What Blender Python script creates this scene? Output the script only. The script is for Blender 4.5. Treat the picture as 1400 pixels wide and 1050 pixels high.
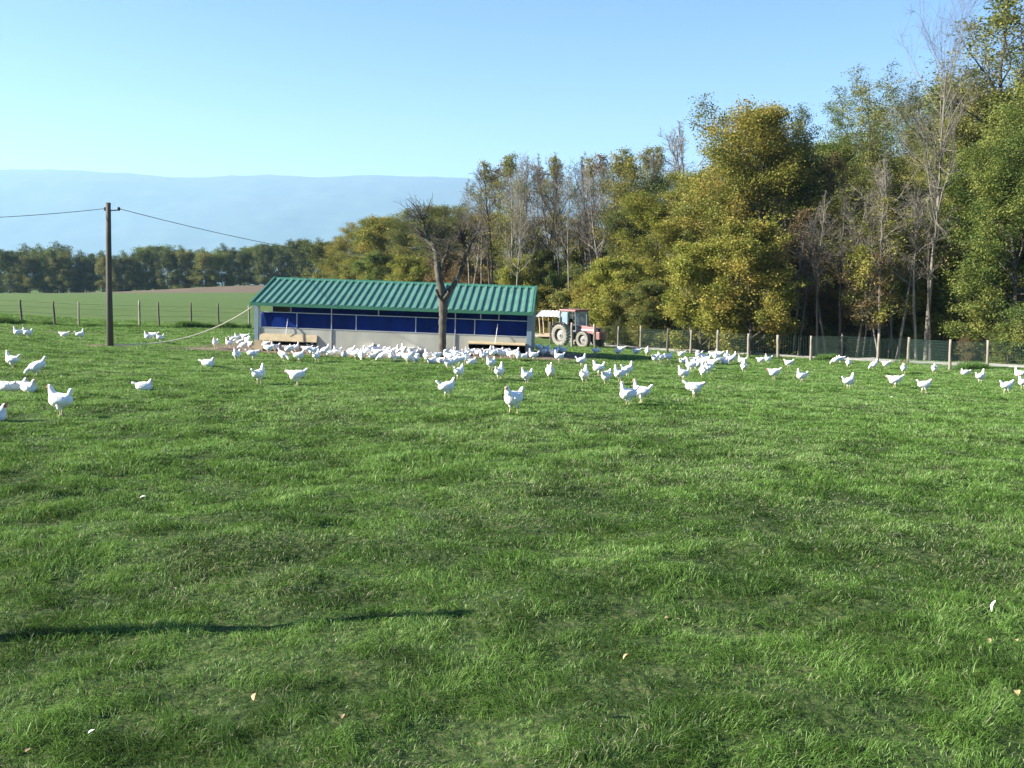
import bpy, bmesh, math, random
import numpy as np
from mathutils import Vector, Matrix, Euler
R = math.radians
PI = math.pi
for o in list(bpy.data.objects): bpy.data.objects.remove(o, do_unlink=True)
S = bpy.context.scene
COL = S.collection
rs = np.random.RandomState

# ------------------------------------------------------------------ camera
F, CX, CY, EYE_Y = 1360.0, 700.0, 525.0, 355.0
CAMZ = 1.6
PITCH = math.atan((CY - EYE_Y) / F)
cam = bpy.data.cameras.new('camera')
cam.sensor_width = 36; cam.lens = 36 * F / 1400; cam.clip_end = 40000; cam.clip_start = 0.05
camo = bpy.data.objects.new('camera', cam); COL.objects.link(camo)
camo.location = (0, 0, CAMZ); camo.rotation_euler = (PI / 2 - PITCH, 0, 0)
S.camera = camo
S.render.resolution_x = 1024; S.render.resolution_y = 768

# ------------------------------------------------------------------ light
SUN_EL = R(26); SUN_AZ = R(9)                      # travel azimuth from +X towards +Y
SUN_D = Vector((math.cos(SUN_AZ) * math.cos(SUN_EL), math.sin(SUN_AZ) * math.cos(SUN_EL), -math.sin(SUN_EL)))
w = bpy.data.worlds.new("World"); S.world = w; w.use_nodes = True
nt = w.node_tree; bg = nt.nodes['Background']
sky = nt.nodes.new('ShaderNodeTexSky'); sky.sky_type = 'NISHITA'; sky.sun_disc = False
sky.sun_elevation = SUN_EL; sky.sun_rotation = math.atan2(-SUN_D.x, -SUN_D.y) % (2 * PI)
sky.air_density = 1.0; sky.dust_density = 0.6; sky.ozone_density = 3.0; sky.altitude = 400
hsv = nt.nodes.new('ShaderNodeHueSaturation'); hsv.inputs['Saturation'].default_value = 1.22; hsv.inputs['Hue'].default_value = .513
nt.links.new(sky.outputs[0], hsv.inputs['Color']); nt.links.new(hsv.outputs[0], bg.inputs[0]); bg.inputs[1].default_value = 0.069
sl = bpy.data.lights.new('sun', 'SUN'); sl.energy = 5.0; sl.angle = R(0.5); sl.color = (1, .93, .82)
so = bpy.data.objects.new('sun', sl); COL.objects.link(so)
so.rotation_euler = SUN_D.to_track_quat('-Z', 'Y').to_euler()
S.view_settings.view_transform = 'Standard'; S.view_settings.look = 'None'
S.view_settings.exposure = 1.68; S.view_settings.gamma = 1
S.cycles.volume_bounces = 2
S.cycles.max_bounces = 8; S.cycles.transparent_max_bounces = 12

# ------------------------------------------------------------------ terrain function
def h2(ix, iy, seed):
    v = np.sin(ix * 127.1 + iy * 311.7 + seed * 74.7) * 43758.5453
    return v - np.floor(v)
def vn(x, y, seed=0):
    x = np.asarray(x, float); y = np.asarray(y, float)
    ix = np.floor(x); iy = np.floor(y); fx = x - ix; fy = y - iy
    fx = fx * fx * (3 - 2 * fx); fy = fy * fy * (3 - 2 * fy)
    a = h2(ix, iy, seed); b = h2(ix + 1, iy, seed); c = h2(ix, iy + 1, seed); d = h2(ix + 1, iy + 1, seed)
    return (a + (b - a) * fx) * (1 - fy) + (c + (d - c) * fx) * fy
def fbm(x, y, s, seed=0, o=3):
    t = 0; a = 1; n = 0
    for i in range(o):
        t = t + a * vn(np.asarray(x) / s, np.asarray(y) / s, seed + i * 7); n += a; a *= .5; s *= .5
    return t / n
def sst(a, b, x):
    t = np.clip((x - a) / (b - a), 0, 1); return t * t * (3 - 2 * t)
def G(X, Y):
    X = np.asarray(X, float); Y = np.asarray(Y, float)
    T = np.where(X < 0, 2.2 * (1 - np.exp(-(X / 30) ** 2)), -.04 * 30 * np.tanh(X / 30))
    T = T * sst(-5, 14, Y)
    rb = sst(-6, 4, X)
    B = 46 + 15 * rb; s2 = .0309 * (1 - rb) + .02 * rb
    P = -.057 * np.clip(Y, 0, None).clip(None, 1e9)
    P = -.057 * np.minimum(np.maximum(Y, 0), B) - s2 * np.clip(Y - B, 0, 260) - .02 * np.minimum(Y, 0)
    P = P - 130 * sst(310, 2500, Y)
    hump = 2.1 * sst(-112, -62, X) * sst(205, 262, Y) * (1 - sst(290, 500, Y))
    near = 1 - sst(60, 120, Y)
    n = (fbm(X, Y, 2.4, 3) - .5) * .14 + (fbm(X + 31, Y * 1.2, .55, 9, 2) - .5) * .085
    return T + P + hump + n * near
cp, sp_ = math.cos(PITCH), math.sin(PITCH)
def ray(px, py):
    u = (px - CX) / F; v = (CY - py) / F
    return Vector((u, cp + v * sp_, -sp_ + v * cp))
YS = np.concatenate([np.arange(1.5, 30, .03), np.arange(30, 110, .06), np.arange(110, 420, .5)])
def hit(px, py):
    d = ray(px, py); t = YS / d.y
    z = CAMZ + t * d.z; g = G(t * d.x, YS)
    i = np.argmax(z < g)
    if z[i] >= g[i]: i = len(YS) - 1
    return Vector((t[i] * d.x, YS[i], float(G(t[i] * d.x, YS[i]))))
def at(px, py, Y):
    d = ray(px, py); t = Y / d.y
    return Vector((t * d.x, Y, CAMZ + t * d.z))
def on(px, Y):
    X = Y * (px - CX) / F / (cp) ; d = ray(px, 450); X = Y * d.x / d.y
    return Vector((X, Y, float(G(X, Y))))

# ------------------------------------------------------------------ tags and helpers
def tag(o, label=None, cat=None, group=None, kind=None):
    if label: o['label'] = label
    if cat: o['category'] = cat
    if group: o['group'] = group
    if kind: o['kind'] = kind
    return o
def empty(name, loc=(0, 0, 0), rz=0, scale=1, **k):
    o = bpy.data.objects.new(name, None); COL.objects.link(o); o.empty_display_size = .2
    o.location = loc; o.rotation_euler = (0, 0, rz); o.scale = (scale,) * 3
    return tag(o, **k)
def link(name, me, mats=None, parent=None, **k):
    o = bpy.data.objects.new(name, me); COL.objects.link(o)
    if mats is not None:
        for m in (mats if isinstance(mats, (list, tuple)) else [mats]): me.materials.append(m)
    o.parent = parent
    return tag(o, **k)
def npmesh(name, V, faces4=None, faces3=None, smooth=False):
    V = np.asarray(V, np.float32).reshape(-1, 3)
    me = bpy.data.meshes.new(name)
    me.vertices.add(len(V)); me.vertices.foreach_set('co', V.ravel())
    li = []; ls = []; n = 0
    for f, k in ((faces4, 4), (faces3, 3)):
        if f is not None and len(f):
            f = np.asarray(f, np.int32).reshape(-1, k); li.append(f.ravel())
            ls.append(n + np.arange(len(f), dtype=np.int32) * k); n += f.size
    li = np.concatenate(li); ls = np.concatenate(ls)
    me.loops.add(len(li)); me.loops.foreach_set('vertex_index', li)
    me.polygons.add(len(ls)); me.polygons.foreach_set('loop_start', ls)
    me.update(calc_edges=True); me.validate()
    me.polygons.foreach_set('use_smooth', np.full(len(me.polygons), smooth))
    return me
def fattr(me, name, data, dom='POINT'):
    a = me.attributes.new(name, 'FLOAT', dom); a.data.foreach_set('value', np.asarray(data, np.float32))
def bmo(name, bm, mat, parent=None, smooth=False, bevel=0, **k):
    me = bpy.data.meshes.new(name); bmesh.ops.recalc_face_normals(bm, faces=bm.faces); bm.to_mesh(me); bm.free()
    if smooth:
        for p in me.polygons: p.use_smooth = True
    o = link(name, me, mat, parent, **k)
    if bevel:
        m = o.modifiers.new('bevel', 'BEVEL'); m.width = bevel; m.segments = 2; m.limit_method = 'ANGLE'
    return o
def box(bm, x0, x1, y0, y1, z0, z1, M=None):
    vs = [bm.verts.new((x, y, z)) for x in (x0, x1) for y in (y0, y1) for z in (z0, z1)]
    for f in ((0, 1, 3, 2), (4, 6, 7, 5), (0, 4, 5, 1), (2, 3, 7, 6), (0, 2, 6, 4), (1, 5, 7, 3)):
        bm.faces.new([vs[i] for i in f])
    if M is not None: bmesh.ops.transform(bm, matrix=M, verts=vs)
    return vs
def prism(bm, pts, axis, a, b):
    def mk(p, t):
        return {'x': (t, p[0], p[1]), 'y': (p[0], t, p[1]), 'z': (p[0], p[1], t)}[axis]
    A = [bm.verts.new(mk(p, a)) for p in pts]; B = [bm.verts.new(mk(p, b)) for p in pts]
    bm.faces.new(A); bm.faces.new(B[::-1]); n = len(pts)
    for i in range(n): bm.faces.new((A[i], B[i], B[(i + 1) % n], A[(i + 1) % n]))
def tube(bm, pts, rad, n=8, cap=True):
    pts = [Vector(p) for p in pts]
    if not hasattr(rad, '__len__'): rad = [rad] * len(pts)
    rings = []; ref = None
    for i, p in enumerate(pts):
        d = (pts[min(i + 1, len(pts) - 1)] - pts[max(i - 1, 0)]).normalized()
        if ref is None: ref = d.orthogonal().normalized()
        u = (ref - d * ref.dot(d)).normalized(); v = d.cross(u); ref = u
        rings.append([bm.verts.new(p + (u * math.cos(2 * PI * j / n) + v * math.sin(2 * PI * j / n)) * rad[i]) for j in range(n)])
    for a, b in zip(rings, rings[1:]):
        for j in range(n): bm.faces.new((a[j], a[(j + 1) % n], b[(j + 1) % n], b[j]))
    if cap: bm.faces.new(rings[0][::-1]); bm.faces.new(rings[-1])
def lathe(bm, prof, n=32, M=None, cap=True, loop=False):           # prof of (r, y) round the y axis
    rings = []; allv = []
    for r, y in prof:
        rings.append([bm.verts.new((r * math.cos(2 * PI * j / n), y, r * math.sin(2 * PI * j / n))) for j in range(n)]); allv += rings[-1]
    for a, b in zip(rings, rings[1:]):
        for j in range(n): bm.faces.new((a[j], a[(j + 1) % n], b[(j + 1) % n], b[j]))
    if cap: bm.faces.new(rings[0]); bm.faces.new(rings[-1][::-1])
    if loop:
        for j in range(n): bm.faces.new((rings[-1][j], rings[-1][(j + 1) % n], rings[0][(j + 1) % n], rings[0][j]))
    if M is not None: bmesh.ops.transform(bm, matrix=M, verts=allv)
def copy_thing(root):
    r = root.copy(); COL.objects.link(r)
    for ch in root.children:
        c = ch.copy(); COL.objects.link(c); c.parent = r
        for g in ch.children:
            d = g.copy(); COL.objects.link(d); d.parent = c
    return r
ONES = ['', 'first', 'second', 'third', 'fourth', 'fifth', 'sixth', 'seventh', 'eighth', 'ninth', 'tenth', 'eleventh', 'twelfth',
        'thirteenth', 'fourteenth', 'fifteenth', 'sixteenth', 'seventeenth', 'eighteenth', 'nineteenth']
TENS = {2: ('twenty', 'twentieth'), 3: ('thirty', 'thirtieth'), 4: ('forty', 'fortieth'), 5: ('fifty', 'fiftieth'), 6: ('sixty', 'sixtieth')}
def nth(n):
    if n < 20: return ONES[n]
    t, u = divmod(n, 10)
    return TENS[t][1] if u == 0 else TENS[t][0] + '-' + ONES[u]

# ------------------------------------------------------------------ materials
def srgb(r, g, b):
    f = lambda c: (c / 255 / 12.92) if c / 255 < .04045 else ((c / 255 + .055) / 1.055) ** 2.4
    return (f(r), f(g), f(b))
def mat(name, col, rough=.7, var=.15, scale=4, bump=0, bscale=30, metal=0, col2=None, detail=6, stretch=None):
    m = bpy.data.materials.new(name); m.use_nodes = True; t = m.node_tree; b = t.nodes['Principled BSDF']
    b.inputs['Roughness'].default_value = rough; b.inputs['Metallic'].default_value = metal
    tc = t.nodes.new('ShaderNodeTexCoord'); mp = t.nodes.new('ShaderNodeMapping')
    t.links.new(tc.outputs['Object'], mp.inputs[0])
    if stretch: mp.inputs['Scale'].default_value = stretch
    n = t.nodes.new('ShaderNodeTexNoise'); n.inputs['Scale'].default_value = scale; n.inputs['Detail'].default_value = detail
    t.links.new(mp.outputs[0], n.inputs['Vector'])
    r = t.nodes.new('ShaderNodeValToRGB'); r.color_ramp.elements[0].position = .3; r.color_ramp.elements[1].position = .7
    c1 = [c * (1 - var) for c in col]; c2 = list(col2) if col2 else [min(1, c * (1 + var)) for c in col]
    r.color_ramp.elements[0].color = (*c1, 1); r.color_ramp.elements[1].color = (*c2, 1)
    t.links.new(n.outputs['Fac'], r.inputs[0]); t.links.new(r.outputs[0], b.inputs['Base Color'])
    if bump:
        n2 = t.nodes.new('ShaderNodeTexNoise'); n2.inputs['Scale'].default_value = bscale; n2.inputs['Detail'].default_value = 5
        t.links.new(mp.outputs[0], n2.inputs['Vector'])
        bp = t.nodes.new('ShaderNodeBump'); bp.inputs['Strength'].default_value = bump; bp.inputs['Distance'].default_value = .02
        t.links.new(n2.outputs['Fac'], bp.inputs['Height']); t.links.new(bp.outputs[0], b.inputs['Normal'])
    return m
def leafmat(name, cols, transl=.3, tcol=1.3, objvar=.15):
    m = bpy.data.materials.new(name); m.use_nodes = True; t = m.node_tree
    for n in list(t.nodes):
        if n.type == 'BSDF_PRINCIPLED': t.nodes.remove(n)
    out = t.nodes['Material Output']
    a = t.nodes.new('ShaderNodeAttribute'); a.attribute_name = 'col'
    r = t.nodes.new('ShaderNodeValToRGB'); cr = r.color_ramp
    while len(cr.elements) < len(cols): cr.elements.new(.5)
    for i, c in enumerate(cols):
        cr.elements[i].position = i / (len(cols) - 1); cr.elements[i].color = (*c, 1)
    t.links.new(a.outputs['Fac'], r.inputs[0])
    oi = t.nodes.new('ShaderNodeObjectInfo'); hs = t.nodes.new('ShaderNodeHueSaturation')
    mr = t.nodes.new('ShaderNodeMapRange'); mr.inputs[3].default_value = 1 - objvar; mr.inputs[4].default_value = 1 + objvar
    t.links.new(oi.outputs['Random'], mr.inputs[0]); t.links.new(mr.outputs[0], hs.inputs['Value']); t.links.new(r.outputs[0], hs.inputs['Color'])
    d = t.nodes.new('ShaderNodeBsdfDiffuse'); tr = t.nodes.new('ShaderNodeBsdfTranslucent'); mx = t.nodes.new('ShaderNodeMixShader')
    g = t.nodes.new('ShaderNodeBsdfGlossy'); g.inputs['Roughness'].default_value = .45; mx2 = t.nodes.new('ShaderNodeMixShader'); mx2.inputs[0].default_value = .015
    t.links.new(hs.outputs[0], d.inputs[0])
    h2_ = t.nodes.new('ShaderNodeHueSaturation'); h2_.inputs['Value'].default_value = tcol; h2_.inputs['Hue'].default_value = .49
    t.links.new(hs.outputs[0], h2_.inputs['Color']); t.links.new(h2_.outputs[0], tr.inputs[0])
    mx.inputs[0].default_value = transl
    t.links.new(d.outputs[0], mx.inputs[1]); t.links.new(tr.outputs[0], mx.inputs[2])
    t.links.new(mx.outputs[0], mx2.inputs[1]); t.links.new(g.outputs[0], mx2.inputs[2]); t.links.new(mx2.outputs[0], out.inputs[0])
    return m
M = {}
M['green_roof'] = mat('green_roof', (.090, .215, .150), .5, .16, 1.6, .05, 12)
M['trim'] = mat('green_trim', (.035, .14, .085), .4, .12, 3)
M['wall'] = mat('grey_panel', (.37, .375, .31), .6, .16, 1.3, .06, 14, stretch=(1, 1, .5))
M['bluegrey'] = mat('blue_grey_metal', (.17, .24, .28), .45, .12, 3)
M['blue'] = mat('blue_curtain', (.0015, .018, .125), .6, .3, 2.0, .35, 5, stretch=(1, 1, .25))
M['blue'].node_tree.nodes['Principled BSDF'].inputs['Specular IOR Level'].default_value = .12
M['ply'] = mat('brown_board', (.17, .10, .055), .8, .2, 5)
M['flap'] = mat('beige_board', (.42, .34, .20), .7, .15, 5, .1, 20)
M['galv'] = mat('galvanised', (.42, .45, .47), .4, .1, 6, metal=.4)
M['white'] = mat('white_paint', (.78, .78, .76), .5, .06, 8)
M['dark'] = mat('dark_inside', (.03, .025, .02), .9, .3, 3)
M['hose'] = mat('cream_hose', (.72, .66, .46), .5, .08, 5)
M['wirem'] = mat('wire', (.05, .06, .06), .5, .1, 5, metal=.5)
M['gwire'] = mat('green_wire', (.035, .085, .065), .5, .1, 5)
M['postw'] = mat('weathered_post', (.25, .215, .165), .9, .3, 9, .5, 40, stretch=(1, 1, .15))
M['postd'] = mat('dark_post', (.10, .085, .065), .9, .3, 9, .5, 40, stretch=(1, 1, .15))
M['pole'] = mat('creosoted_pole', (.075, .068, .05), .85, .3, 6, .4, 40, stretch=(1, 1, .08))
M['bark'] = mat('bark', (.065, .057, .046), .95, .35, 3, .5, 12, stretch=(1, 1, .3))
M['barkpale'] = mat('pale_bark', (.16, .145, .118), .9, .35, 2, .4, 12, stretch=(1, 1, .25))
M['barkfruit'] = mat('fruit_bark', (.06, .053, .042), .95, .4, 7, .9, 16, col2=(.12, .108, .085), stretch=(1, 1, .4))
M['barkdark'] = mat('dark_bark', (.06, .05, .04), .95, .3, 3, .4, 12)
M['red'] = mat('faded_red_paint', (.22, .10, .092), .5, .2, 4)
M['pink'] = mat('sunbleached_red', (.26, .13, .12), .5, .15, 4)
M['black'] = mat('black_metal', (.02, .022, .024), .5, .2, 5)
M['greyc'] = mat('grey_cab', (.15, .18, .20), .45, .1, 4)
M['tyre'] = mat('dusty_tyre', (.20, .19, .16), .95, .22, 5, .4, 25)
M['rimshade'] = mat('painted_rim_shade', (.13, .12, .10), .95, .22, 5)  # dark ring colour paints in the shade of the recessed rim
M['rim'] = mat('dusty_rim', (.26, .255, .23), .6, .15, 6)
M['timber'] = mat('pale_timber', (.50, .38, .26), .8, .2, 8, .2, 30)
M['sheet'] = mat('white_sheet', (.72, .74, .76), .5, .08, 3, .2, 5)
M['gravel'] = mat('gravel_track', (.40, .385, .34), .95, .2, 1.2, .8, 25, detail=10)
M['skinred'] = mat('comb_red', (.52, .07, .045), .6, .2, 20)
M['paleskin'] = mat('pale_pink_skin', (.70, .48, .40), .6, .12, 20)
M['beak'] = mat('beak_yellow', (.55, .43, .27), .5, .1, 20)
M['straw'] = mat('dry_leaf', (.42, .28, .13), .8, .35, 40)
M['featherw'] = mat('white_feather', (.85, .85, .83), .7, .04, 20)
m = bpy.data.materials.new('cab_glass'); m.use_nodes = True; b = m.node_tree.nodes['Principled BSDF']
b.inputs['Base Color'].default_value = (.30, .42, .48, 1); b.inputs['Roughness'].default_value = .06; b.inputs['Alpha'].default_value = .45
M['glass'] = m
def hen_mat():
    m = bpy.data.materials.new('hen_plumage'); m.use_nodes = True; t = m.node_tree; b = t.nodes['Principled BSDF']
    b.inputs['Roughness'].default_value = .85
    tc = t.nodes.new('ShaderNodeTexCoord'); n = t.nodes.new('ShaderNodeTexNoise'); n.inputs['Scale'].default_value = 9; n.inputs['Detail'].default_value = 8
    t.links.new(tc.outputs['Object'], n.inputs['Vector'])
    r = t.nodes.new('ShaderNodeValToRGB'); r.color_ramp.elements[0].position = .25; r.color_ramp.elements[1].position = .6
    r.color_ramp.elements[0].color = (.76, .71, .60, 1); r.color_ramp.elements[1].color = (.90, .89, .86, 1)
    t.links.new(n.outputs['Fac'], r.inputs[0])
    v = t.nodes.new('ShaderNodeTexVoronoi'); v.inputs['Scale'].default_value = 45
    mp = t.nodes.new('ShaderNodeMapping'); mp.inputs['Scale'].default_value = (.5, 1, 1); t.links.new(tc.outputs['Object'], mp.inputs[0]); t.links.new(mp.outputs[0], v.inputs['Vector'])
    bp = t.nodes.new('ShaderNodeBump'); bp.inputs['Strength'].default_value = .5; bp.inputs['Distance'].default_value = .01
    t.links.new(v.outputs['Distance'], bp.inputs['Height']); t.links.new(bp.outputs[0], b.inputs['Normal'])
    t.links.new(r.outputs[0], b.inputs['Base Color'])
    return m
M['hen'] = hen_mat()

# ------------------------------------------------------------------ hut frame (needed by the ground)
HL = at(348, 476, 40.4); HR = at(724.5, 490.4, 39.8)
hx = (HR - HL); HLEN = hx.length; hx.normalize()
hz = Vector((0, 0, 1)); hy = hz.cross(hx).normalized(); hz = hx.cross(hy).normalized()
HUTM = Matrix((hx, hy, hz)).transposed().to_4x4(); HUTM.translation = HL
HI = HUTM.inverted()
HD = 6.0
def hutuv(X, Y):
    return (X - HL.x) * hx.x + (Y - HL.y) * hx.y, (X - HL.x) * hy.x + (Y - HL.y) * hy.y

# ------------------------------------------------------------------ track line
TR = [hit(*p) for p in ((1560, 512), (1400, 501.5), (1280, 496.5), (1160, 491.5), (1080, 487), (1000, 482.8), (930, 479), (870, 475.5))]
d_ = (TR[-1] - TR[-2]); d_.z = 0; d_.normalize()
for k in (6, 14): TR.append(TR[7] + d_ * k)
d_ = (TR[0] - TR[1]).normalized(); TR.insert(0, TR[0] + d_ * 12)
TRX = np.array([p.x for p in TR][::-1]); TRY = np.array([p.y for p in TR][::-1])
def track_y(X): return np.interp(X, TRX, TRY)
def smax(a, b): return np.maximum(a, b)
POLE = hit(150.5, 473)
def masks(X, Y):
    u, v = hutuv(X, Y); n = fbm(X, Y, 1.5, 5); n2 = fbm(X, Y, 5, 15)
    front = sst(-3.5, -2.2, v + (n - .5) * 1.2) * (1 - sst(5.5, 8, v)) * sst(-4.5, -1.2, u + (n - .5) * 2) * (1 - sst(HLEN + 1, HLEN + 5, u + (n2 - .5) * 5))
    dp = np.hypot(X - POLE.x, (Y - POLE.y) * 1.3); pole = (1 - sst(.4, 1.6, dp + (n - .5) * 1.5))
    strip = np.exp(-((Y - 45.5 - (X + 20) * .1) / 2.2) ** 2) * (1 - sst(-21, -14, X)) * sst(.36, .6, n) * 0.9
    fr = track_y(X) - 3.3                        # bare margin along the right fence
    bare = np.exp(-((Y - fr + .2) / 1.2) ** 2) * sst(3, 8, X) * sst(.40, .62, fbm(X, Y, 1.8, 25)) * .9
    soil = np.clip(front + pole * .9 + strip + bare, 0, 1)
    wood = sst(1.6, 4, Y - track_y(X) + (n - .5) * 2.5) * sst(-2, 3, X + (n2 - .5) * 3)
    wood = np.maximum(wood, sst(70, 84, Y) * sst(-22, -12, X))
    plough = sst(214, 219, Y - (X + 60) * .05) * sst(-122, -108, X) * (1 - sst(-22, -12, X))
    return soil, wood, plough

# ------------------------------------------------------------------ ground sheet
def lines(a, segs):
    out = [a]
    for b, st in segs:
        n = max(1, int(round((b - out[-1]) / st))); out += list(np.linspace(out[-1], b, n + 1)[1:])
    return np.array(out)
gy = lines(-60, [(-6, 6), (1.5, .5), (10, .11), (22, .18), (64, .27), (110, 1.2), (330, 4), (800, 30), (3000, 150), (10600, 500)])
pos = lines(0, [(6, .13), (14, .25), (34, .4), (60, 1.5), (140, 4), (400, 20), (2000, 150), (10000, 700)])
gx = np.concatenate([-pos[:0:-1], pos])
XX, YY = np.meshgrid(gx, gy)
ZZ = G(XX, YY)
V = np.stack([XX, YY, ZZ], -1).reshape(-1, 3); nx = len(gx); ny = len(gy)
ii = np.arange((ny - 1) * nx).reshape(ny - 1, nx)[:, :-1].ravel()
me = npmesh('ground', V, np.stack([ii, ii + 1, ii + 1 + nx, ii + nx], 1), smooth=True)
so_, wo_, pl_ = masks(XX, YY)
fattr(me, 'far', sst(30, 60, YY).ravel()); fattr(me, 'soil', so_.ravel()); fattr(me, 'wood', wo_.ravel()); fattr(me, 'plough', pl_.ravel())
gm = bpy.data.materials.new('meadow'); gm.use_nodes = True; t = gm.node_tree; b = t.nodes['Principled BSDF']; b.inputs['Roughness'].default_value = .95
b.inputs['Specular IOR Level'].default_value = .15
geo = t.nodes.new('ShaderNodeNewGeometry')
def noise(sc, det=6, st=(1, 1, 1)):
    mp = t.nodes.new('ShaderNodeMapping'); mp.inputs['Scale'].default_value = st; t.links.new(geo.outputs['Position'], mp.inputs[0])
    n = t.nodes.new('ShaderNodeTexNoise'); n.inputs['Scale'].default_value = sc; n.inputs['Detail'].default_value = det; t.links.new(mp.outputs[0], n.inputs['Vector']); return n.outputs['Fac']
def ramp(f, cs):
    r = t.nodes.new('ShaderNodeValToRGB'); cr = r.color_ramp
    while len(cr.elements) < len(cs): cr.elements.new(.5)
    for e, (p, c) in zip(cr.elements, cs): e.position = p; e.color = (*c, 1)
    t.links.new(f, r.inputs[0]); return r.outputs[0]
def mixc(f, a, bb):
    mx = t.nodes.new('ShaderNodeMix'); mx.data_type = 'RGBA'
    t.links.new(f, mx.inputs[0]); t.links.new(a, mx.inputs[6]); t.links.new(bb, mx.inputs[7]); return mx.outputs[2]
def attr(nm):
    a = t.nodes.new('ShaderNodeAttribute'); a.attribute_name = nm; return a.outputs['Fac']
grass_c = ramp(noise(.9, 8), [(.3, (.105, .155, .032)), (.5, (.130, .190, .042)), (.7, (.165, .215, .056))])
fine_c = ramp(noise(9, 6), [(.32, (.030, .070, .016)), (.68, (.085, .150, .040))])
g1 = mixc(ramp(noise(.25, 3), [(0, (.5, .5, .5)), (1, (.5, .5, .5))]), grass_c, fine_c)
thatch = ramp(noise(16, 8), [(.35, (.022, .040, .010)), (.55, (.050, .078, .020)), (.72, (.105, .110, .045))])
g1 = mixc(attr('far'), thatch, g1)
soil_c = ramp(noise(3, 8), [(.3, (.13, .095, .062)), (.7, (.26, .20, .14))])
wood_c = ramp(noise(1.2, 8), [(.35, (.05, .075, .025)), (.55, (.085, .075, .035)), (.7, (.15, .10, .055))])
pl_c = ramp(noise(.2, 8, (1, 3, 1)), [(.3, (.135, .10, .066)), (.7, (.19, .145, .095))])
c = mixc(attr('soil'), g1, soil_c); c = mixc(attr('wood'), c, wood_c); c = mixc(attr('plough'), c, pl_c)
t.links.new(c, b.inputs['Base Color'])
bp = t.nodes.new('ShaderNodeBump'); bp.inputs['Strength'].default_value = .8; bp.inputs['Distance'].default_value = .05
t.links.new(noise(14, 8), bp.inputs['Height']); t.links.new(bp.outputs[0], b.inputs['Normal'])
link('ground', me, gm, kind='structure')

# track
P = []
N = 90
tx = np.linspace(TRX[0], TRX[-1], N); tyy = track_y(tx)
ed = (fbm(tx, tx * 0, 1.3, 41) - .5) * .5
ws = np.array([-1.25, -.7, 0, .7, 1.25])
for i in range(N):
    for j, wv in enumerate(ws):
        y = tyy[i] + wv * 1.5 + (ed[i] if j in (0, 4) else 0)
        P.append((tx[i], y, float(G(tx[i], y)) + .06 - (.06 if j in (0, 4) else 0)))
q = [(i * 5 + j, (i + 1) * 5 + j, (i + 1) * 5 + j + 1, i * 5 + j + 1) for i in range(N - 1) for j in range(4)]
link('track', npmesh('track', P, q, smooth=True), M['gravel'], kind='structure')

# ------------------------------------------------------------------ mountains and valley air
def mountain():
    xs = np.linspace(-7500, 7500, 420); ys = np.linspace(6200, 10400, 110)
    X, Y = np.meshgrid(xs, ys)
    px = CX + F * X / 8600
    crest = np.interp(px, [-400, 0, 120, 190, 240, 290, 340, 380, 440, 520, 600, 700, 1200, 1800], [240, 236, 236, 240, 246, 247, 245, 243, 246, 243, 245, 249, 262, 280])
    H = (EYE_Y - crest) / F * 8600
    prof = sst(6200, 8600, Y) ** .8
    H = H + (fbm(X, Y, 900, 51, 5) - .5) * 34 + (fbm(X, Y, 130, 57, 2) - .5) * 16
    Z = -134 + (H + 134) * prof + (fbm(X, Y, 600, 61, 5) - .5) * 240 * prof * (1 - prof) * 2.5 - sst(8700, 10400, Y) * 150
    V = np.stack([X, Y, Z], -1).reshape(-1, 3); n = len(xs)
    ii = np.arange((len(ys) - 1) * n).reshape(len(ys) - 1, n)[:, :-1].ravel()
    me = npmesh('mountains', V, np.stack([ii, ii + 1, ii + 1 + n, ii + n], 1), smooth=True)
    m = bpy.data.materials.new('far_slopes'); m.use_nodes = True
    global t, geo
    t = m.node_tree; geo = t.nodes.new('ShaderNodeNewGeometry')
    bs = t.nodes['Principled BSDF']; bs.inputs['Roughness'].default_value = 1
    a = ramp(noise(.006, 12, (1, 1, 3)), [(.35, (.045, .070, .045)), (.55, (.058, .084, .052)), (.68, (.080, .105, .066))])
    t.links.new(a, bs.inputs['Base Color'])
    link('mountains', me, m, kind='structure')
mountain()
bm = bmesh.new(); box(bm, -10500, 10500, -70, 11000, -170, 900)
hm = bpy.data.materials.new('air'); hm.use_nodes = True; t = hm.node_tree
t.nodes.remove(t.nodes['Principled BSDF']); pv = t.nodes.new('ShaderNodeVolumePrincipled')
pv.inputs['Color'].default_value = (.48, .74, 1, 1); pv.inputs['Density'].default_value = 1.15e-4; pv.inputs['Density Attribute'].default_value = ''
pv.inputs['Anisotropy'].default_value = .2
t.links.new(pv.outputs[0], t.nodes['Material Output'].inputs['Volume'])
try: hm.cycles.homogeneous_volume = True
except Exception: pass
bmo('haze', bm, hm, kind='stuff')

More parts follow.
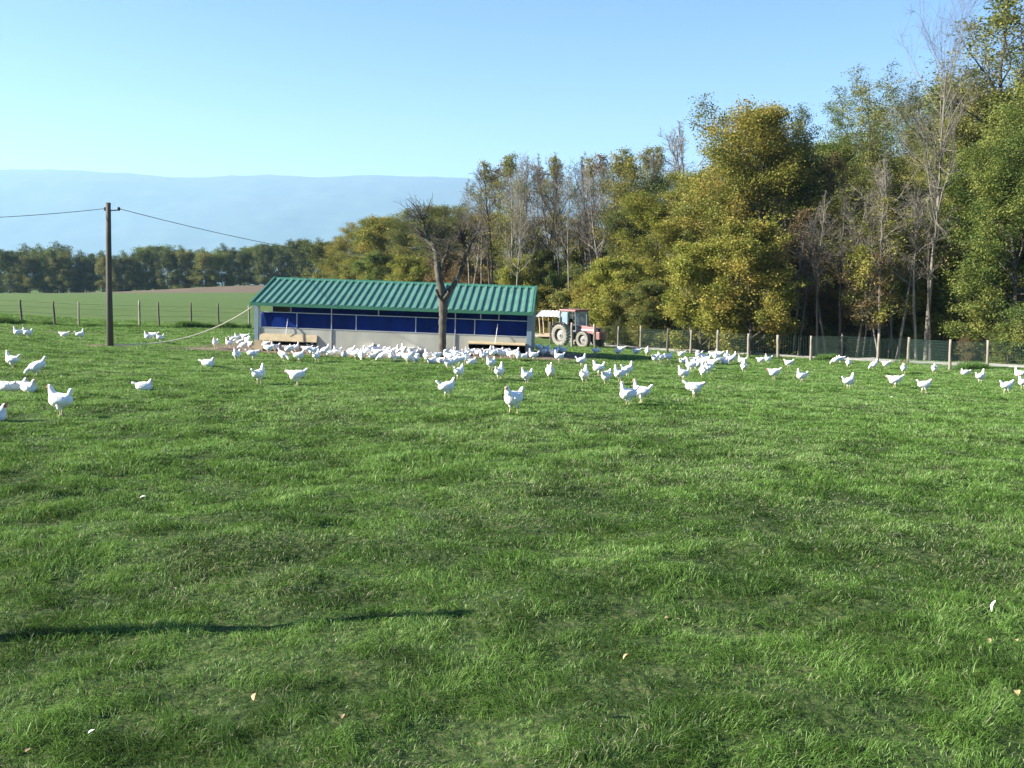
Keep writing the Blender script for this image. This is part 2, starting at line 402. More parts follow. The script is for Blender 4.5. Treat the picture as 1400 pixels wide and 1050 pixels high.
# ------------------------------------------------------------------ grass
def blades(N, y0, y1, pw, seed):
    r = rs(seed)
    Y = ((y0 ** (2 - pw)) + r.rand(N) * (y1 ** (2 - pw) - y0 ** (2 - pw))) ** (1 / (2 - pw))
    X = (r.rand(N) * 2 - 1) * (.535 * Y + 1.1)
    clump = fbm(X, Y, .22, 71, 2); big = fbm(X, Y * 1.3, 2.2, 81, 3)
    so, wo, pl = masks(X, Y)
    hgt = (.022 + .032 * sst(.35, .70, clump)) * (.8 + .4 * sst(.3, .7, big)) * (.45 + 1.0 * r.rand(N))
    hgt = hgt + .06 * sst(.62, .8, fbm(X, Y, .45, 141, 2)) * r.rand(N)
    thin = .6 + .4 * sst(.25, .5, clump)
    u, v = hutuv(X, Y); inh = (u > -.1) & (u < HLEN + .1) & (v > -.1) & (v < HD + .1)
    keep = (r.rand(N) < thin) & (r.rand(N) > so * 1.05) & (r.rand(N) > wo * .8) & (~inh) & (np.abs(Y - track_y(X)) > 1.85)
    X, Y, hgt, clump, big = X[keep], Y[keep], hgt[keep], clump[keep], big[keep]; n = len(X)
    hgt *= (1 - .35 * sst(12, 50, Y))
    wd = .0031 * np.maximum(1, Y / 4.2) ** .92 * (.7 + .6 * r.rand(n))
    hgt = np.maximum(hgt, wd * 1.6)
    ang = r.rand(n) * 2 * PI; ld = fbm(X, Y, .25, 91, 2) * 14 + r.randn(n) * .9
    lean = hgt * (.4 + 1.9 * r.rand(n))
    Z = G(X, Y) - .004
    bx, by = np.cos(ang) * wd / 2, np.sin(ang) * wd / 2
    lx, ly = np.cos(ld) * lean, np.sin(ld) * lean
    Vv = np.empty((n, 5, 3), np.float32)
    Vv[:, 0] = np.stack([X - bx, Y - by, Z], 1); Vv[:, 1] = np.stack([X + bx, Y + by, Z], 1)
    Vv[:, 2] = np.stack([X + bx * .8 + lx * .3, Y + by * .8 + ly * .3, Z + hgt * .62], 1)
    Vv[:, 3] = np.stack([X - bx * .8 + lx * .3, Y - by * .8 + ly * .3, Z + hgt * .62], 1)
    Vv[:, 4] = np.stack([X + lx, Y + ly, Z + hgt * (.95 - .35 * np.clip(lean / np.maximum(hgt, 1e-4) - .5, 0, 1.6))], 1)
    base = np.arange(n)[:, None] * 5
    q = base + np.array([0, 1, 2, 3]); tr = base + np.array([3, 2, 4])
    dry = r.rand(n) < (.03 + .15 * sst(.5, .75, fbm(X, Y, 1.6, 101, 3)))
    c = np.clip(.02 + .55 * r.rand(n) + .45 * (fbm(X, Y, .5, 111) - .5) * 2 + .15 * (big - .5) - .08 + .24 * sst(4, 22, Y), 0, .75)
    c = np.where(dry, .85 + .15 * r.rand(n), c)
    me = npmesh('grass', Vv.reshape(-1, 3), q, tr)
    fattr(me, 'col', np.repeat(c, 5))
    return me
GRN = leafmat('grass_blades', [(.036, .074, .014), (.086, .172, .028), (.145, .270, .050), (.215, .340, .105), (.32, .30, .19)], .35, 1.25, 0)
link('grass', blades(2000000, 2.6, 60, 1.3, 1), GRN, kind='stuff', label='short green pasture grass across the whole meadow', cat='grass')
# rough grass strip along the far left fence and the right fence foot
FL = [hit(-60, 441), hit(30, 442.5), hit(108, 446), hit(218, 447), hit(299, 447.5), hit(341, 448)]
def tuft_strip():
    r = rs(5); n = 42000
    fx = np.array([p.x for p in FL]); fy = np.array([p.y for p in FL])
    s = r.rand(n); X = fx[0] + s * (fx[-1] - fx[0]) ; Y = np.interp(X, fx, fy) + r.randn(n) * .28
    m = fbm(X, X * 0, 1.1, 121, 3); hgt = (.06 + .2 * sst(.35, .7, m)) * (.5 + r.rand(n))
    X2 = FRX0 + r.rand(n) * (30 - FRX0); Y2 = np.interp(X2, FRX, FRY) + r.randn(n) * .22 + .15
    m2 = fbm(X2, X2 * 0, 1.3, 131, 3); h2_ = (.05 + .2 * sst(.45, .75, m2)) * (.4 + r.rand(n))
    X = np.concatenate([X, X2]); Y = np.concatenate([Y, Y2]); hgt = np.concatenate([hgt, h2_]); n = len(X)
    ang = r.rand(n) * 2 * PI; wd = .028; Z = G(X, Y); bx = np.cos(ang) * wd / 2; by = np.sin(ang) * wd / 2
    lx = r.randn(n) * .4 * hgt; ly = r.randn(n) * .4 * hgt
    Vv = np.stack([np.stack([X - bx, Y - by, Z], 1), np.stack([X + bx, Y + by, Z], 1), np.stack([X + lx, Y + ly, Z + hgt], 1)], 1)
    me = npmesh('rough_grass', Vv.reshape(-1, 3), None, np.arange(n * 3).reshape(-1, 3))
    fattr(me, 'col', np.repeat(r.rand(n) * .45, 3))
    link('rough_grass', me, GRN, kind='stuff', label='strip of rough dark grass at the foot of the fences', cat='grass')

# ------------------------------------------------------------------ fences
def post_mesh(h, r0, seed, lean=(0, 0), dark=False, sides=7):
    bm = bmesh.new(); r = random.Random(seed)
    pts = []; rad = []
    for i in range(6):
        t_ = i / 5; pts.append((lean[0] * t_ * h + r.uniform(-.008, .008), lean[1] * t_ * h + r.uniform(-.008, .008), -.15 + t_ * (h + .15))); rad.append(r0 * (1.08 - .16 * t_) * r.uniform(.93, 1.07))
    tube(bm, pts, rad, sides)
    return bm
def wires(bm, A, B, hs, r=.004, sag=.0):
    for h in hs:
        pts = []
        for k in range(5):
            t_ = k / 4; p = A.lerp(B, t_); pts.append(p + Vector((0, 0, h - sag * 4 * t_ * (1 - t_))))
        tube(bm, pts, r, 3)
lp = [(30, 410, 442, 1), (75, 412, 444.5, 1), (108, 413, 446, 0), (191, 411, 446.5, 0), (218, 413, 447, 1), (262, 414, 447, 1), (299, 415, 447.5, 1), (341, 418, 448, 0)]
lf = empty('post_and_wire_fence', hit(108, 446), label='line of thin old posts and wire across the far left of the meadow', cat='fence')
bases = []
def add_posts(root, L, r0, bases):
    for i, (px, pt, pb, dk) in enumerate(L):
        p = hit(px, pb); h = (pb - pt) / F * p.y * 1.0
        rr = random.Random(px)
        o = bmo('post', post_mesh(h, r0 * rr.uniform(.85, 1.15), px, (rr.uniform(-.03, .03), rr.uniform(-.03, .03))), M['postd' if dk else 'postw'], root, smooth=True)
        o.location = p - root.location
        bases.append(p)
add_posts(lf, lp, .055, bases)
bases = [hit(-60, 441)] + bases
bm = bmesh.new()
for a, b_ in zip(bases, bases[1:]): wires(bm, a - lf.location, b_ - lf.location, (.3, .6, .9, 1.15), .005, .01)
bmo('wire', bm, M['wirem'], lf)
rp = [(753, 440, 470, 1), (782, 441, 475, 0), (813, 443, 476, 0), (845, 446, 477, 0), (875.5, 445, 477.5, 0), (912, 449, 482.5, 1), (944, 451, 484, 0), (980.5, 451, 486, 0),
      (1023, 456, 491, 0), (1063.5, 458, 492, 0), (1108, 459, 494, 0), (1150.5, 456, 490, 0), (1199.5, 456, 496, 0), (1241, 461, 496, 0),
      (1298.5, 464, 506, 0), (1350, 465, 504, 0), (1387, 455, 508, 0)]
rf = empty('wire_mesh_fence', hit(980, 486), label='fence of pale wooden posts and green wire mesh beside the gravel track', cat='fence')
fb = []
add_posts(rf, rp[:-1], .068, fb)
FRX = np.array([p.x for p in fb] + [30.]); FRY = np.array([p.y for p in fb] + [fb[-1].y - 1]); FRX0 = FRX[0]
tuft_strip()
bm = bmesh.new()
fb2 = fb + [hit(1450, 511)]
for a, b_ in zip(fb2, fb2[1:]):
    a = a - rf.location; b_ = b_ - rf.location
    hs = [.06 + k * .125 for k in range(10)]
    wires(bm, a, b_, hs, .0022)
    n = int((b_ - a).length / .11)
    for k in range(n):
        p = a.lerp(b_, k / n); tube(bm, [p + Vector((0, 0, .04)), p + Vector((0, 0, 1.2))], .0019, 3, False)
bmo('wire_mesh', bm, M['gwire'], rf)

# ------------------------------------------------------------------ hut
hut = empty('poultry_hut', label='long low poultry hut with ribbed green roof and blue curtains', cat='hut')
hut.matrix_world = HUTM
U = HLEN
def ux(px):                                        # hut length coordinate from a picture column, front plane
    lo, hi = -1.0, U + 1
    for _ in range(40):
        m_ = (lo + hi) / 2; p = HL + hx * m_
        if CX + F * p.x / p.y / 1.0 * 1.0 < px: lo = m_
        else: hi = m_
    return lo
EZ, RZ, RV = 1.84, 2.76, 3.0
def hb(name, boxes, mt, parent=None, bevel=0, **k):
    bm = bmesh.new()
    for bx_ in boxes: box(bm, *bx_)
    return bmo(name, bm, M[mt] if isinstance(mt, str) else mt, parent or hut, bevel=bevel, **k)
f1a, f1b = ux(356), ux(432); f2a, f2b = ux(640), ux(718)
WT = .86
hb('front_wall', [(.0, f1a, 0, .04, -.12, WT), (f1a, f1b, 0, .04, .52, WT), (f1b, f2a, 0, .04, -.12, WT), (f2a, f2b, 0, .04, .5, WT), (f2b, U - .02, 0, .04, -.12, WT)], 'wall', bevel=.004)
hb('wall_capping', [(0, U, -.015, .055, WT + .001, WT + .03)], 'galv')
# ribbed roof, both slopes
def roof():
    n = 39; pitch = (U + .08) / n; prof = []
    for i in range(n):
        x = -.04 + i * pitch
        prof += [(x + .0, 0), (x + pitch * .50, 0), (x + pitch * .57, .058), (x + pitch * .88, .058), (x + pitch * .94, 0)]
    prof.append((-.04 + n * pitch, 0))
    for side in (0, 1):
        V = []; rows = 8
        e0 = Vector((0, -.28, EZ)) if side == 0 else Vector((0, HD + .28, EZ))
        e1 = Vector((0, RV, RZ))
        for k in range(rows + 1):
            p = e0.lerp(e1, k / rows)
            for x, h in prof: V.append((x, p.y, p.z + h))
        m_ = len(prof); q = [(k * m_ + i, k * m_ + i + 1, (k + 1) * m_ + i + 1, (k + 1) * m_ + i) for k in range(rows) for i in range(m_ - 1)]
        me = npmesh('roof_slope', V, q)
        o = link('roof_slope', me, M['green_roof'], hut)
        s = o.modifiers.new('thick', 'SOLIDIFY'); s.thickness = .012; s.offset = -1
roof()
bm = bmesh.new()
prism(bm, [(RV - .2, RZ - .02), (RV, RZ + .075), (RV + .2, RZ - .02), (RV + .2, RZ - .035), (RV, RZ + .055), (RV - .2, RZ - .035)][::-1], 'x', -.07, U + .07)
for x in (-.09, U + .03):                        # barge boards
    for a, bb in (((-.31, EZ - .06), (RV, RZ - .03)), ((HD + .31, EZ - .06), (RV, RZ - .03))):
        prism(bm, [(a[0], a[1]), (bb[0], bb[1]), (bb[0], bb[1] + .12), (a[0], a[1] + .12)], 'x', x, x + .07)
bmo('ridge_capping', bm, M['trim'], hut)
hb('eave_board', [(-.09, U + .09, -.335, -.295, EZ - .09, EZ + .035)], 'trim')
hb('ceiling', [(.0, U, -.25, HD, EZ - .065, EZ - .045)], 'ply')
# gable ends
for x in (0.0, U - .04):
    bm = bmesh.new()
    if x == 0: prism(bm, [(2.4, -.12), (HD, -.12), (HD, EZ - .07), (2.4, EZ - .07)], 'x', x, x + .04)
    else: prism(bm, [(.05, -.12), (HD, -.12), (HD, EZ - .07), (.05, EZ - .07)], 'x', x, x + .04)
    bmo('gable_wall', bm, M['bluegrey'], hut)
    bm = bmesh.new(); prism(bm, [(.0, EZ - .04), (HD, EZ - .04), (RV, RZ - .07)], 'x', x, x + .04); bmo('gable_panel', bm, M['trim'], hut)
# corner posts and panels
hb('corner_post', [(.0 - .005, .17, -.05, -.003, .30, EZ - .07)], 'bluegrey')
hb('corner_block', [(.02, .36, -.09, -.053, -.08, .34)], 'flap')
hb('corner_panel', [(U - .16, U + .03, -.04, -.003, -.1, EZ - .07)], 'bluegrey')
# back wall
hb('rear_wall', [(0, U, HD - .04, HD + .0, -.12, .9), (.5, .95, HD - .05, HD - .005, .9, EZ - .07), (1.25, 2.3, HD - .05, HD - .005, .9, EZ - .07)], 'ply')
hb('rear_curtain', [(2.31, U - .05, HD - .035, HD - .01, .91, EZ - .07)], 'blue')
# front curtain: slightly wavy sheet
def curtain(x0, x1, z0, z1, y):
    nx_, nz_ = int((x1 - x0) / .06), 6; V = []
    for k in range(nz_ + 1):
        for i in range(nx_ + 1):
            x = x0 + (x1 - x0) * i / nx_; z = z0 + (z1 - z0) * k / nz_
            V.append((x, y + .018 * math.sin(x * 5.3 + k * .35) + .010 * math.sin(x * 13 + k), z))
    q = [(k * (nx_ + 1) + i, k * (nx_ + 1) + i + 1, (k + 1) * (nx_ + 1) + i + 1, (k + 1) * (nx_ + 1) + i) for k in range(nz_) for i in range(nx_)]
    o = link('curtain', npmesh('curtain', V, q, smooth=True), M['blue'], hut); s = o.modifiers.new('t', 'SOLIDIFY'); s.thickness = .008
curtain(.22, U - .17, WT - .05, 1.49, .085)
curtain(ux(395), U - .17, 1.30, EZ - .08, .30)
hb('curtain_rail', [(.17, U - .16, -.005, .03, 1.485, 1.515)], 'galv')
for px in (404.6, 485.5, 567, 647.6):
    x = ux(px); hb('short_stud', [(x - .016, x + .016, -.004, .03, WT + .031, 1.484)], 'galv')
for px in (354, 452, 621):
    x = ux(px); hb('stud', [(x - .018, x + .018, -.034, -.006, -.08, EZ - .07)], 'galv')
for px in (395, 515, 655, 680):
    x = ux(px); hb('inner_stud', [(x - .02, x + .02, .14, .18, 1.0, EZ - .07)], 'galv')
for px, z0 in ((442, 1.5), (580, 1.5), (668, 1.48)):   # dark feeders hanging in the gap
    x = ux(px) + .1; bm = bmesh.new(); lathe(bm, [(.02, .28), (.09, .26), (.16, .1), (.17, 0)], 14, Matrix.Translation((x, 1.3, z0)) @ Matrix.Rotation(PI / 2, 4, 'X'))
    bmo('feeder', bm, M['dark'], hut, smooth=True)
# flaps over the pop holes
def flap(x0, x1, zt, out, drop, mt):
    bm = bmesh.new(); prism(bm, [(-.012, zt), (-.012, zt + .03), (-.012 - out, zt - drop + .03), (-.012 - out, zt - drop)], 'x', x0, x1)
    return bmo('flap', bm, M[mt], hut, bevel=.004)
flap(f1a - .05, f1b + .02, .60, .10, .27, 'flap')
flap(f2a - .0, f2b + .0, .60, .34, .06, 'flap')
hb('hole_frame', [(f1a, f1b, .045, .07, -.1, -.02), (f1a, f1a + .04, .045, .07, -.02, .52), (f1b - .04, f1b, .045, .07, -.02, .52)], 'ply')
hb('litter_board', [(f2a, f2b, .045, .07, -.1, .02)], 'ply')
hb('hut_floor', [(.05, U - .05, .08, HD - .06, -.1, -.05)], 'dark')
def cord(px, z0, z1, out=.08):
    x = ux(px); bm = bmesh.new(); tube(bm, [(x + .03, -.03, z1), (x, -.06 - out * .4, (z0 + z1) / 2), (x - .04, -.06 - out, z0)], .012, 5); bmo('cord', bm, M['white'], hut)
cord(391.5, .62, 1.25, .03); cord(678, .6, 1.35, .25)

# hose from the eave to the pole foot
a = HUTM @ Vector((.05, -.36, EZ - .12)); b_ = POLE + Vector((1.1, .2, .05))
pts = []
for k in range(25):
    s = k / 24; p = a.lerp(b_, s); zz = a.z + (b_.z - a.z) * (1 - (1 - s) ** 2.1)
    p.z = max(zz, float(G(p.x, p.y)) + .05); pts.append(p)
pts += [POLE + Vector((.6, .1, .04)), POLE + Vector((.15, 0, .05))]
bm = bmesh.new(); tube(bm, [p - a for p in pts], .022, 6)
o = bmo('hose', bm, M['hose'], smooth=True, label='cream hose sagging from the hut eave to the pole foot', cat='hose'); o.location = a

# ------------------------------------------------------------------ utility pole and wires
ph = at(148, 277, POLE.y).z - POLE.z
pole = empty('utility_pole', POLE, label='tall dark wooden utility pole standing alone left of the hut', cat='pole')
PT = at(148, 277, POLE.y).x - POLE.x
bm = bmesh.new(); tube(bm, [(-.0, 0, -.3), (PT * .35, 0, ph * .4), (PT * .72, 0, ph * .75), (PT, 0, ph)], [.125, .11, .098, .088], 12)
bmo('shaft', bm, M['pole'], pole, smooth=True)
bm = bmesh.new(); tube(bm, [(PT - .12, 0, ph - .30), (PT + .38, 0, ph - .27)], .022, 6); bmo('bracket', bm, M['wirem'], pole)
for x in (PT - .12, PT + .38):
    bm = bmesh.new(); lathe(bm, [(.02, -.02), (.05, 0), (.045, .05), (.055, .07), (.03, .12)], 10, Matrix.Translation((x, 0, ph - .28)) @ Matrix.Rotation(PI / 2, 4, 'X')); bmo('insulator', bm, M['dark'], pole, smooth=True)
def cable(A, B, sag, label, r=.014):
    bm = bmesh.new(); pts = []
    for k in range(41):
        s = k / 40; p = A.lerp(B, s); p.z -= sag * 4 * s * (1 - s); pts.append(p - A)
    tube(bm, pts, r, 4); o = bmo('overhead_wire', bm, M['wirem'], label=label, cat='wire'); o.location = A
A = POLE + Vector((PT + .38, 0, ph - .22))
cable(A, at(690, 352, 84), 1.1, 'thin dark overhead wire sagging from the pole top towards the woods')
A = POLE + Vector((PT - .12, 0, ph - .22))
cable(A, at(-420, 289, POLE.y - 4), .35, 'thin dark overhead wire running left from the pole top')

# ------------------------------------------------------------------ tractor
TP = hit(790, 473.5)
trc = empty('tractor', TP, R(-48), .82, label='old red tractor with grey cab and dusty tyres parked behind the fence', cat='tractor')
def wheel(x, y, rad, wdt, side):
    bm = bmesh.new(); h = wdt / 2
    Mx = Matrix.Translation((x, y, rad))
    lathe(bm, [(rad * .60, -h * .85), (rad * .80, -h), (rad * .94, -h * .9), (rad * .98, -h * .5), (rad * .98, h * .5), (rad * .94, h * .9), (rad * .80, h), (rad * .60, h * .85)], 36, Mx, False, True)
    n = 22
    for k in range(n):                               # lugs in a chevron
        for s in (-1, 1):
            L_ = Mx @ Matrix.Rotation(2 * PI * (k + (.25 if s > 0 else 0)) / n, 4, 'Y') @ Matrix.Translation((0, s * h * .5, rad * .985)) @ Matrix.Rotation(s * .5, 4, 'Z')
            box(bm, -.025, .025, -h * .52, h * .52, -.02, rad * .045, L_)
    o = bmo('wheel', bm, M['tyre'], trc)
    bm = bmesh.new(); s = side
    lathe(bm, [(.05, s * h * .35), (rad * .28, s * h * .30), (rad * .34, s * h * .1), (rad * .46, s * h * .05), (rad * .46, -s * h * .6), (.05, -s * h * .6)], 32, Mx)
    bmo('rim', bm, M['rim'], o, smooth=False)
    bm = bmesh.new(); lathe(bm, [(rad * .47, -s * h * .2), (rad * .56, s * h * .1), (rad * .60, s * h * .86), (rad * .612, s * h * .86), (rad * .60, -s * h * .6), (rad * .47, -s * h * .6)], 32, Mx, False, True)
    bmo('rim_flange', bm, M['rimshade'], o, smooth=False)
    bm = bmesh.new(); lathe(bm, [(rad * .13, s * h * .3), (rad * .13, s * h * .62), (rad * .07, s * h * .7)], 16, Mx)
    for k in range(8):
        lathe(bm, [(.018, s * h * .3), (.018, s * h * .42)], 6, Mx @ Matrix.Translation((rad * .22 * math.cos(k * PI / 4), 0, rad * .22 * math.sin(k * PI / 4))))
    bmo('hub', bm, M['greyc'], o)
for s in (-1, 1):
    wheel(-.95, s * .80, .80, .42, s); wheel(1.25, s * .74, .60, .34, s)
hb2 = lambda name, bxs, mt, bev=.01: hb(name, bxs, mt, trc, bev)
hb2('chassis', [(-1.1, 1.75, -.18, .18, .5, .95), (.2, 1.9, -.28, .28, .62, .95)], 'black')
hb2('front_axle', [(1.13, 1.37, -.6, .6, .46, .64)], 'black')
hb2('rear_axle', [(-1.08, -.82, -.65, .65, .66, .94)], 'black')
bm = bmesh.new(); prism(bm, [(.35, .96), (2.0, .96), (2.06, 1.0), (2.06, 1.36), (1.95, 1.44), (.35, 1.56)], 'y', -.32, .32); bmo('hood', bm, M['pink'], trc, bevel=.03)
hb2('hood_stripe', [(.45, 1.9, -.326, -.321, 1.22, 1.30), (.45, 1.9, .321, .326, 1.22, 1.30)], 'white', 0)
hb2('grille', [(2.061, 2.075, -.26, .26, 1.02, 1.34)], 'black')
hb2('front_weight', [(2.08, 2.42, -.34, .34, .62, 1.16)], 'red', .03)
for s in (-1, 1):
    hb2('headlight', [(2.076, 2.09, s * .2 - .06, s * .2 + .06, 1.2, 1.3)], 'white')
hb2('cab_roof', [(-1.25, .42, -.72, .72, 2.50, 2.66)], 'red', .05)
bm = bmesh.new()
for x0, x1 in ((.34, .40), (-1.18, -1.00), (-.42, -.36)):
    for s in (-1, 1): tube(bm, [(x0 + (.10 if x0 > 0 else 0), s * .66, 1.15), (x0, s * .64, 2.5)], .038 if x0 > -1 else .06, 6)
box(bm, -1.2, .42, -.68, -.62, 1.1, 1.2); box(bm, -1.2, .42, .62, .68, 1.1, 1.2); box(bm, .36, .44, -.62, .62, 1.1, 1.55)
bmo('cab_frame', bm, M['greyc'], trc)
hb2('cab_floor', [(-1.15, .45, -.6, .6, .96, 1.08)], 'black')
hb2('step', [(-.15, .2, -.82, -.62, .55, .6), (-.15, .2, -.82, -.62, .8, .85), (-.18, -.14, -.84, -.62, .5, 1.1), (.2, .24, -.84, -.62, .5, 1.1)], 'greyc')
hb2('windscreen', [(.395, .405, -.6, .6, 1.56, 2.48)], 'glass', 0)
hb2('side_window', [(-.98, -.44, -.655, -.645, 1.22, 2.48)], 'glass', 0)
hb2('side_window', [(-.98, -.44, .645, .655, 1.22, 2.48)], 'glass', 0)
hb2('rear_window', [(-1.13, -1.12, -.58, .58, 1.3, 2.48)], 'glass', 0)
hb2('seat', [(-.75, -.3, -.24, .24, 1.09, 1.45), (-.85, -.72, -.24, .24, 1.45, 1.95)], 'black', .04)
bm = bmesh.new(); tube(bm, [(.35, 0, 1.2), (.08, 0, 1.75)], .03, 6)
for k in range(16):
    a0 = 2 * PI * k / 16; a1 = 2 * PI * (k + 1) / 16; f_ = lambda a: (.08 + .08 * math.cos(a), .2 * math.sin(a), 1.76 + .12 * math.cos(a))
    tube(bm, [f_(a0), f_(a1)], .014, 5)
bmo('steering_wheel', bm, M['black'], trc)
bm = bmesh.new(); tube(bm, [(1.05, -.2, 1.45), (1.05, -.2, 2.25), (1.0, -.2, 2.33)], .035, 8); bmo('exhaust', bm, M['greyc'], trc)
for s in (-1, 1):
    bm = bmesh.new(); pr = []
    for k in range(11):
        a_ = R(20 + 130 * k / 10); pr.append((-.95 + .92 * math.cos(a_), .82 + .92 * math.sin(a_)))
    pr2 = [(-.95 + (x + .95) * .965, .82 + (z - .82) * .965) for x, z in pr]
    prism(bm, pr + pr2[::-1], 'y', s * .60, s * 1.02); bmo('mudguard', bm, M['black'], trc)
hb2('mirror', [(.45, .49, -.98, -.82, 1.95, 2.2)], 'black')

# small roofed timber frame hitched behind the tractor
FP = hit(757, 464)
fr = empty('roofed_frame', FP + Vector((0, 0, 0)), R(-14), 1, label='open timber frame trailer with a white sheet roof behind the tractor', cat='trailer')
bm = bmesh.new()
for x in (-.82, .55):
    for y in (-.55, .6):
        zt = 1.48 + (.10 if y > 0 else 0)
        tube(bm, [(x + .03, y, .30), (x - .06, y, zt)], .045, 5)
box(bm, -.9, .66, -.62, -.54, .22, .38); box(bm, -.9, .66, .56, .64, .22, .38); box(bm, -.94, -.86, -.6, .6, .23, .37); box(bm, .6, .68, -.6, .6, .23, .37)
for x in (-.5, -.2, .1, .35): box(bm, x - .012, x + .012, .575, .6, .38, 1.5)
bmo('timber_frame', bm, M['timber'], fr)
bm = bmesh.new(); V = []
nx_, ny_ = 22, 6
for j in range(ny_ + 1):
    for i in range(nx_ + 1):
        x = -1.05 + 1.95 * i / nx_; y = -.85 + 1.75 * j / ny_
        V.append((x, y, 1.60 + .02 * math.sin(x * 22) + (j / ny_) * .30 - .04 * (x > .3)))
me = npmesh('roof_sheet', V, [(j * (nx_ + 1) + i, j * (nx_ + 1) + i + 1, (j + 1) * (nx_ + 1) + i + 1, (j + 1) * (nx_ + 1) + i) for j in range(ny_) for i in range(nx_)])
o = link('roof_sheet', me, M['sheet'], fr); s = o.modifiers.new('t', 'SOLIDIFY'); s.thickness = .02
bm.free()
hb('skid', [(-1.0, .75, -.5, -.4, -.02, .22), (-1.0, .75, .42, .52, -.02, .22)], 'postd', fr)

# ------------------------------------------------------------------ trees
class TM:
    def __init__(s): s.V = []; s.Q = []; s.n = 0
    def path(s, pts, rad, sides):
        pts = np.asarray(pts, float); k = len(pts)
        d = np.gradient(pts, axis=0); d /= np.linalg.norm(d, axis=1, keepdims=True) + 1e-9
        ref = np.array([0, 0, 1.]) if abs(d[0, 2]) < .8 else np.array([1., 0, 0])
        u = np.cross(d, ref); u /= np.linalg.norm(u, axis=1, keepdims=True) + 1e-9; v = np.cross(d, u)
        a = np.arange(sides) * 2 * PI / sides
        ring = pts[:, None] + (u[:, None] * np.cos(a)[None, :, None] + v[:, None] * np.sin(a)[None, :, None]) * np.asarray(rad)[:, None, None]
        s.V.append(ring.reshape(-1, 3))
        i = np.arange(k - 1)[:, None] * sides; j = np.arange(sides)[None]; j2 = (j + 1) % sides
        q = np.stack([i + j, i + j2, i + sides + j2, i + sides + j], -1).reshape(-1, 4) + s.n
        s.Q.append(q); s.n += k * sides
    def mesh(s, name): return npmesh(name, np.concatenate(s.V), np.concatenate(s.Q), smooth=True)
def walk(p, d, L, n, wob, up, r):
    pts = [np.array(p, float)]; d = np.array(d, float); d /= np.linalg.norm(d)
    for i in range(n):
        d = d + r.randn(3) * wob; d[2] += up; d /= np.linalg.norm(d); pts.append(pts[-1] + d * L / n)
    return np.array(pts)
def leafmesh(name, C, sig, size, r, per, cv):
    C = np.asarray(C); n = len(C) * per
    P = np.repeat(C, per, 0) + r.randn(n, 3) * np.array([sig, sig, sig * .6])
    nrm = r.randn(n, 3); nrm[:, 2] = np.abs(nrm[:, 2]) + .35; nrm /= np.linalg.norm(nrm, axis=1, keepdims=True)
    u = np.cross(nrm, r.randn(n, 3)); u /= np.linalg.norm(u, axis=1, keepdims=True); v = np.cross(nrm, u)
    s = (size * (.55 + .9 * r.rand(n)))[:, None]
    V = np.stack([P - u * s * .5, P + v * s * .32 + nrm * s * .08, P + u * s * .55, P - v * s * .32 + nrm * s * .08], 1).reshape(-1, 3)
    me = npmesh(name, V, np.arange(n * 4).reshape(-1, 4))
    cl = np.repeat(cv, per); c = np.clip((cl - .5) * 1.0 + .5 + (r.rand(n) - .5) * .5, 0, 1)
    fattr(me, 'col', np.repeat(c, 4)); return me
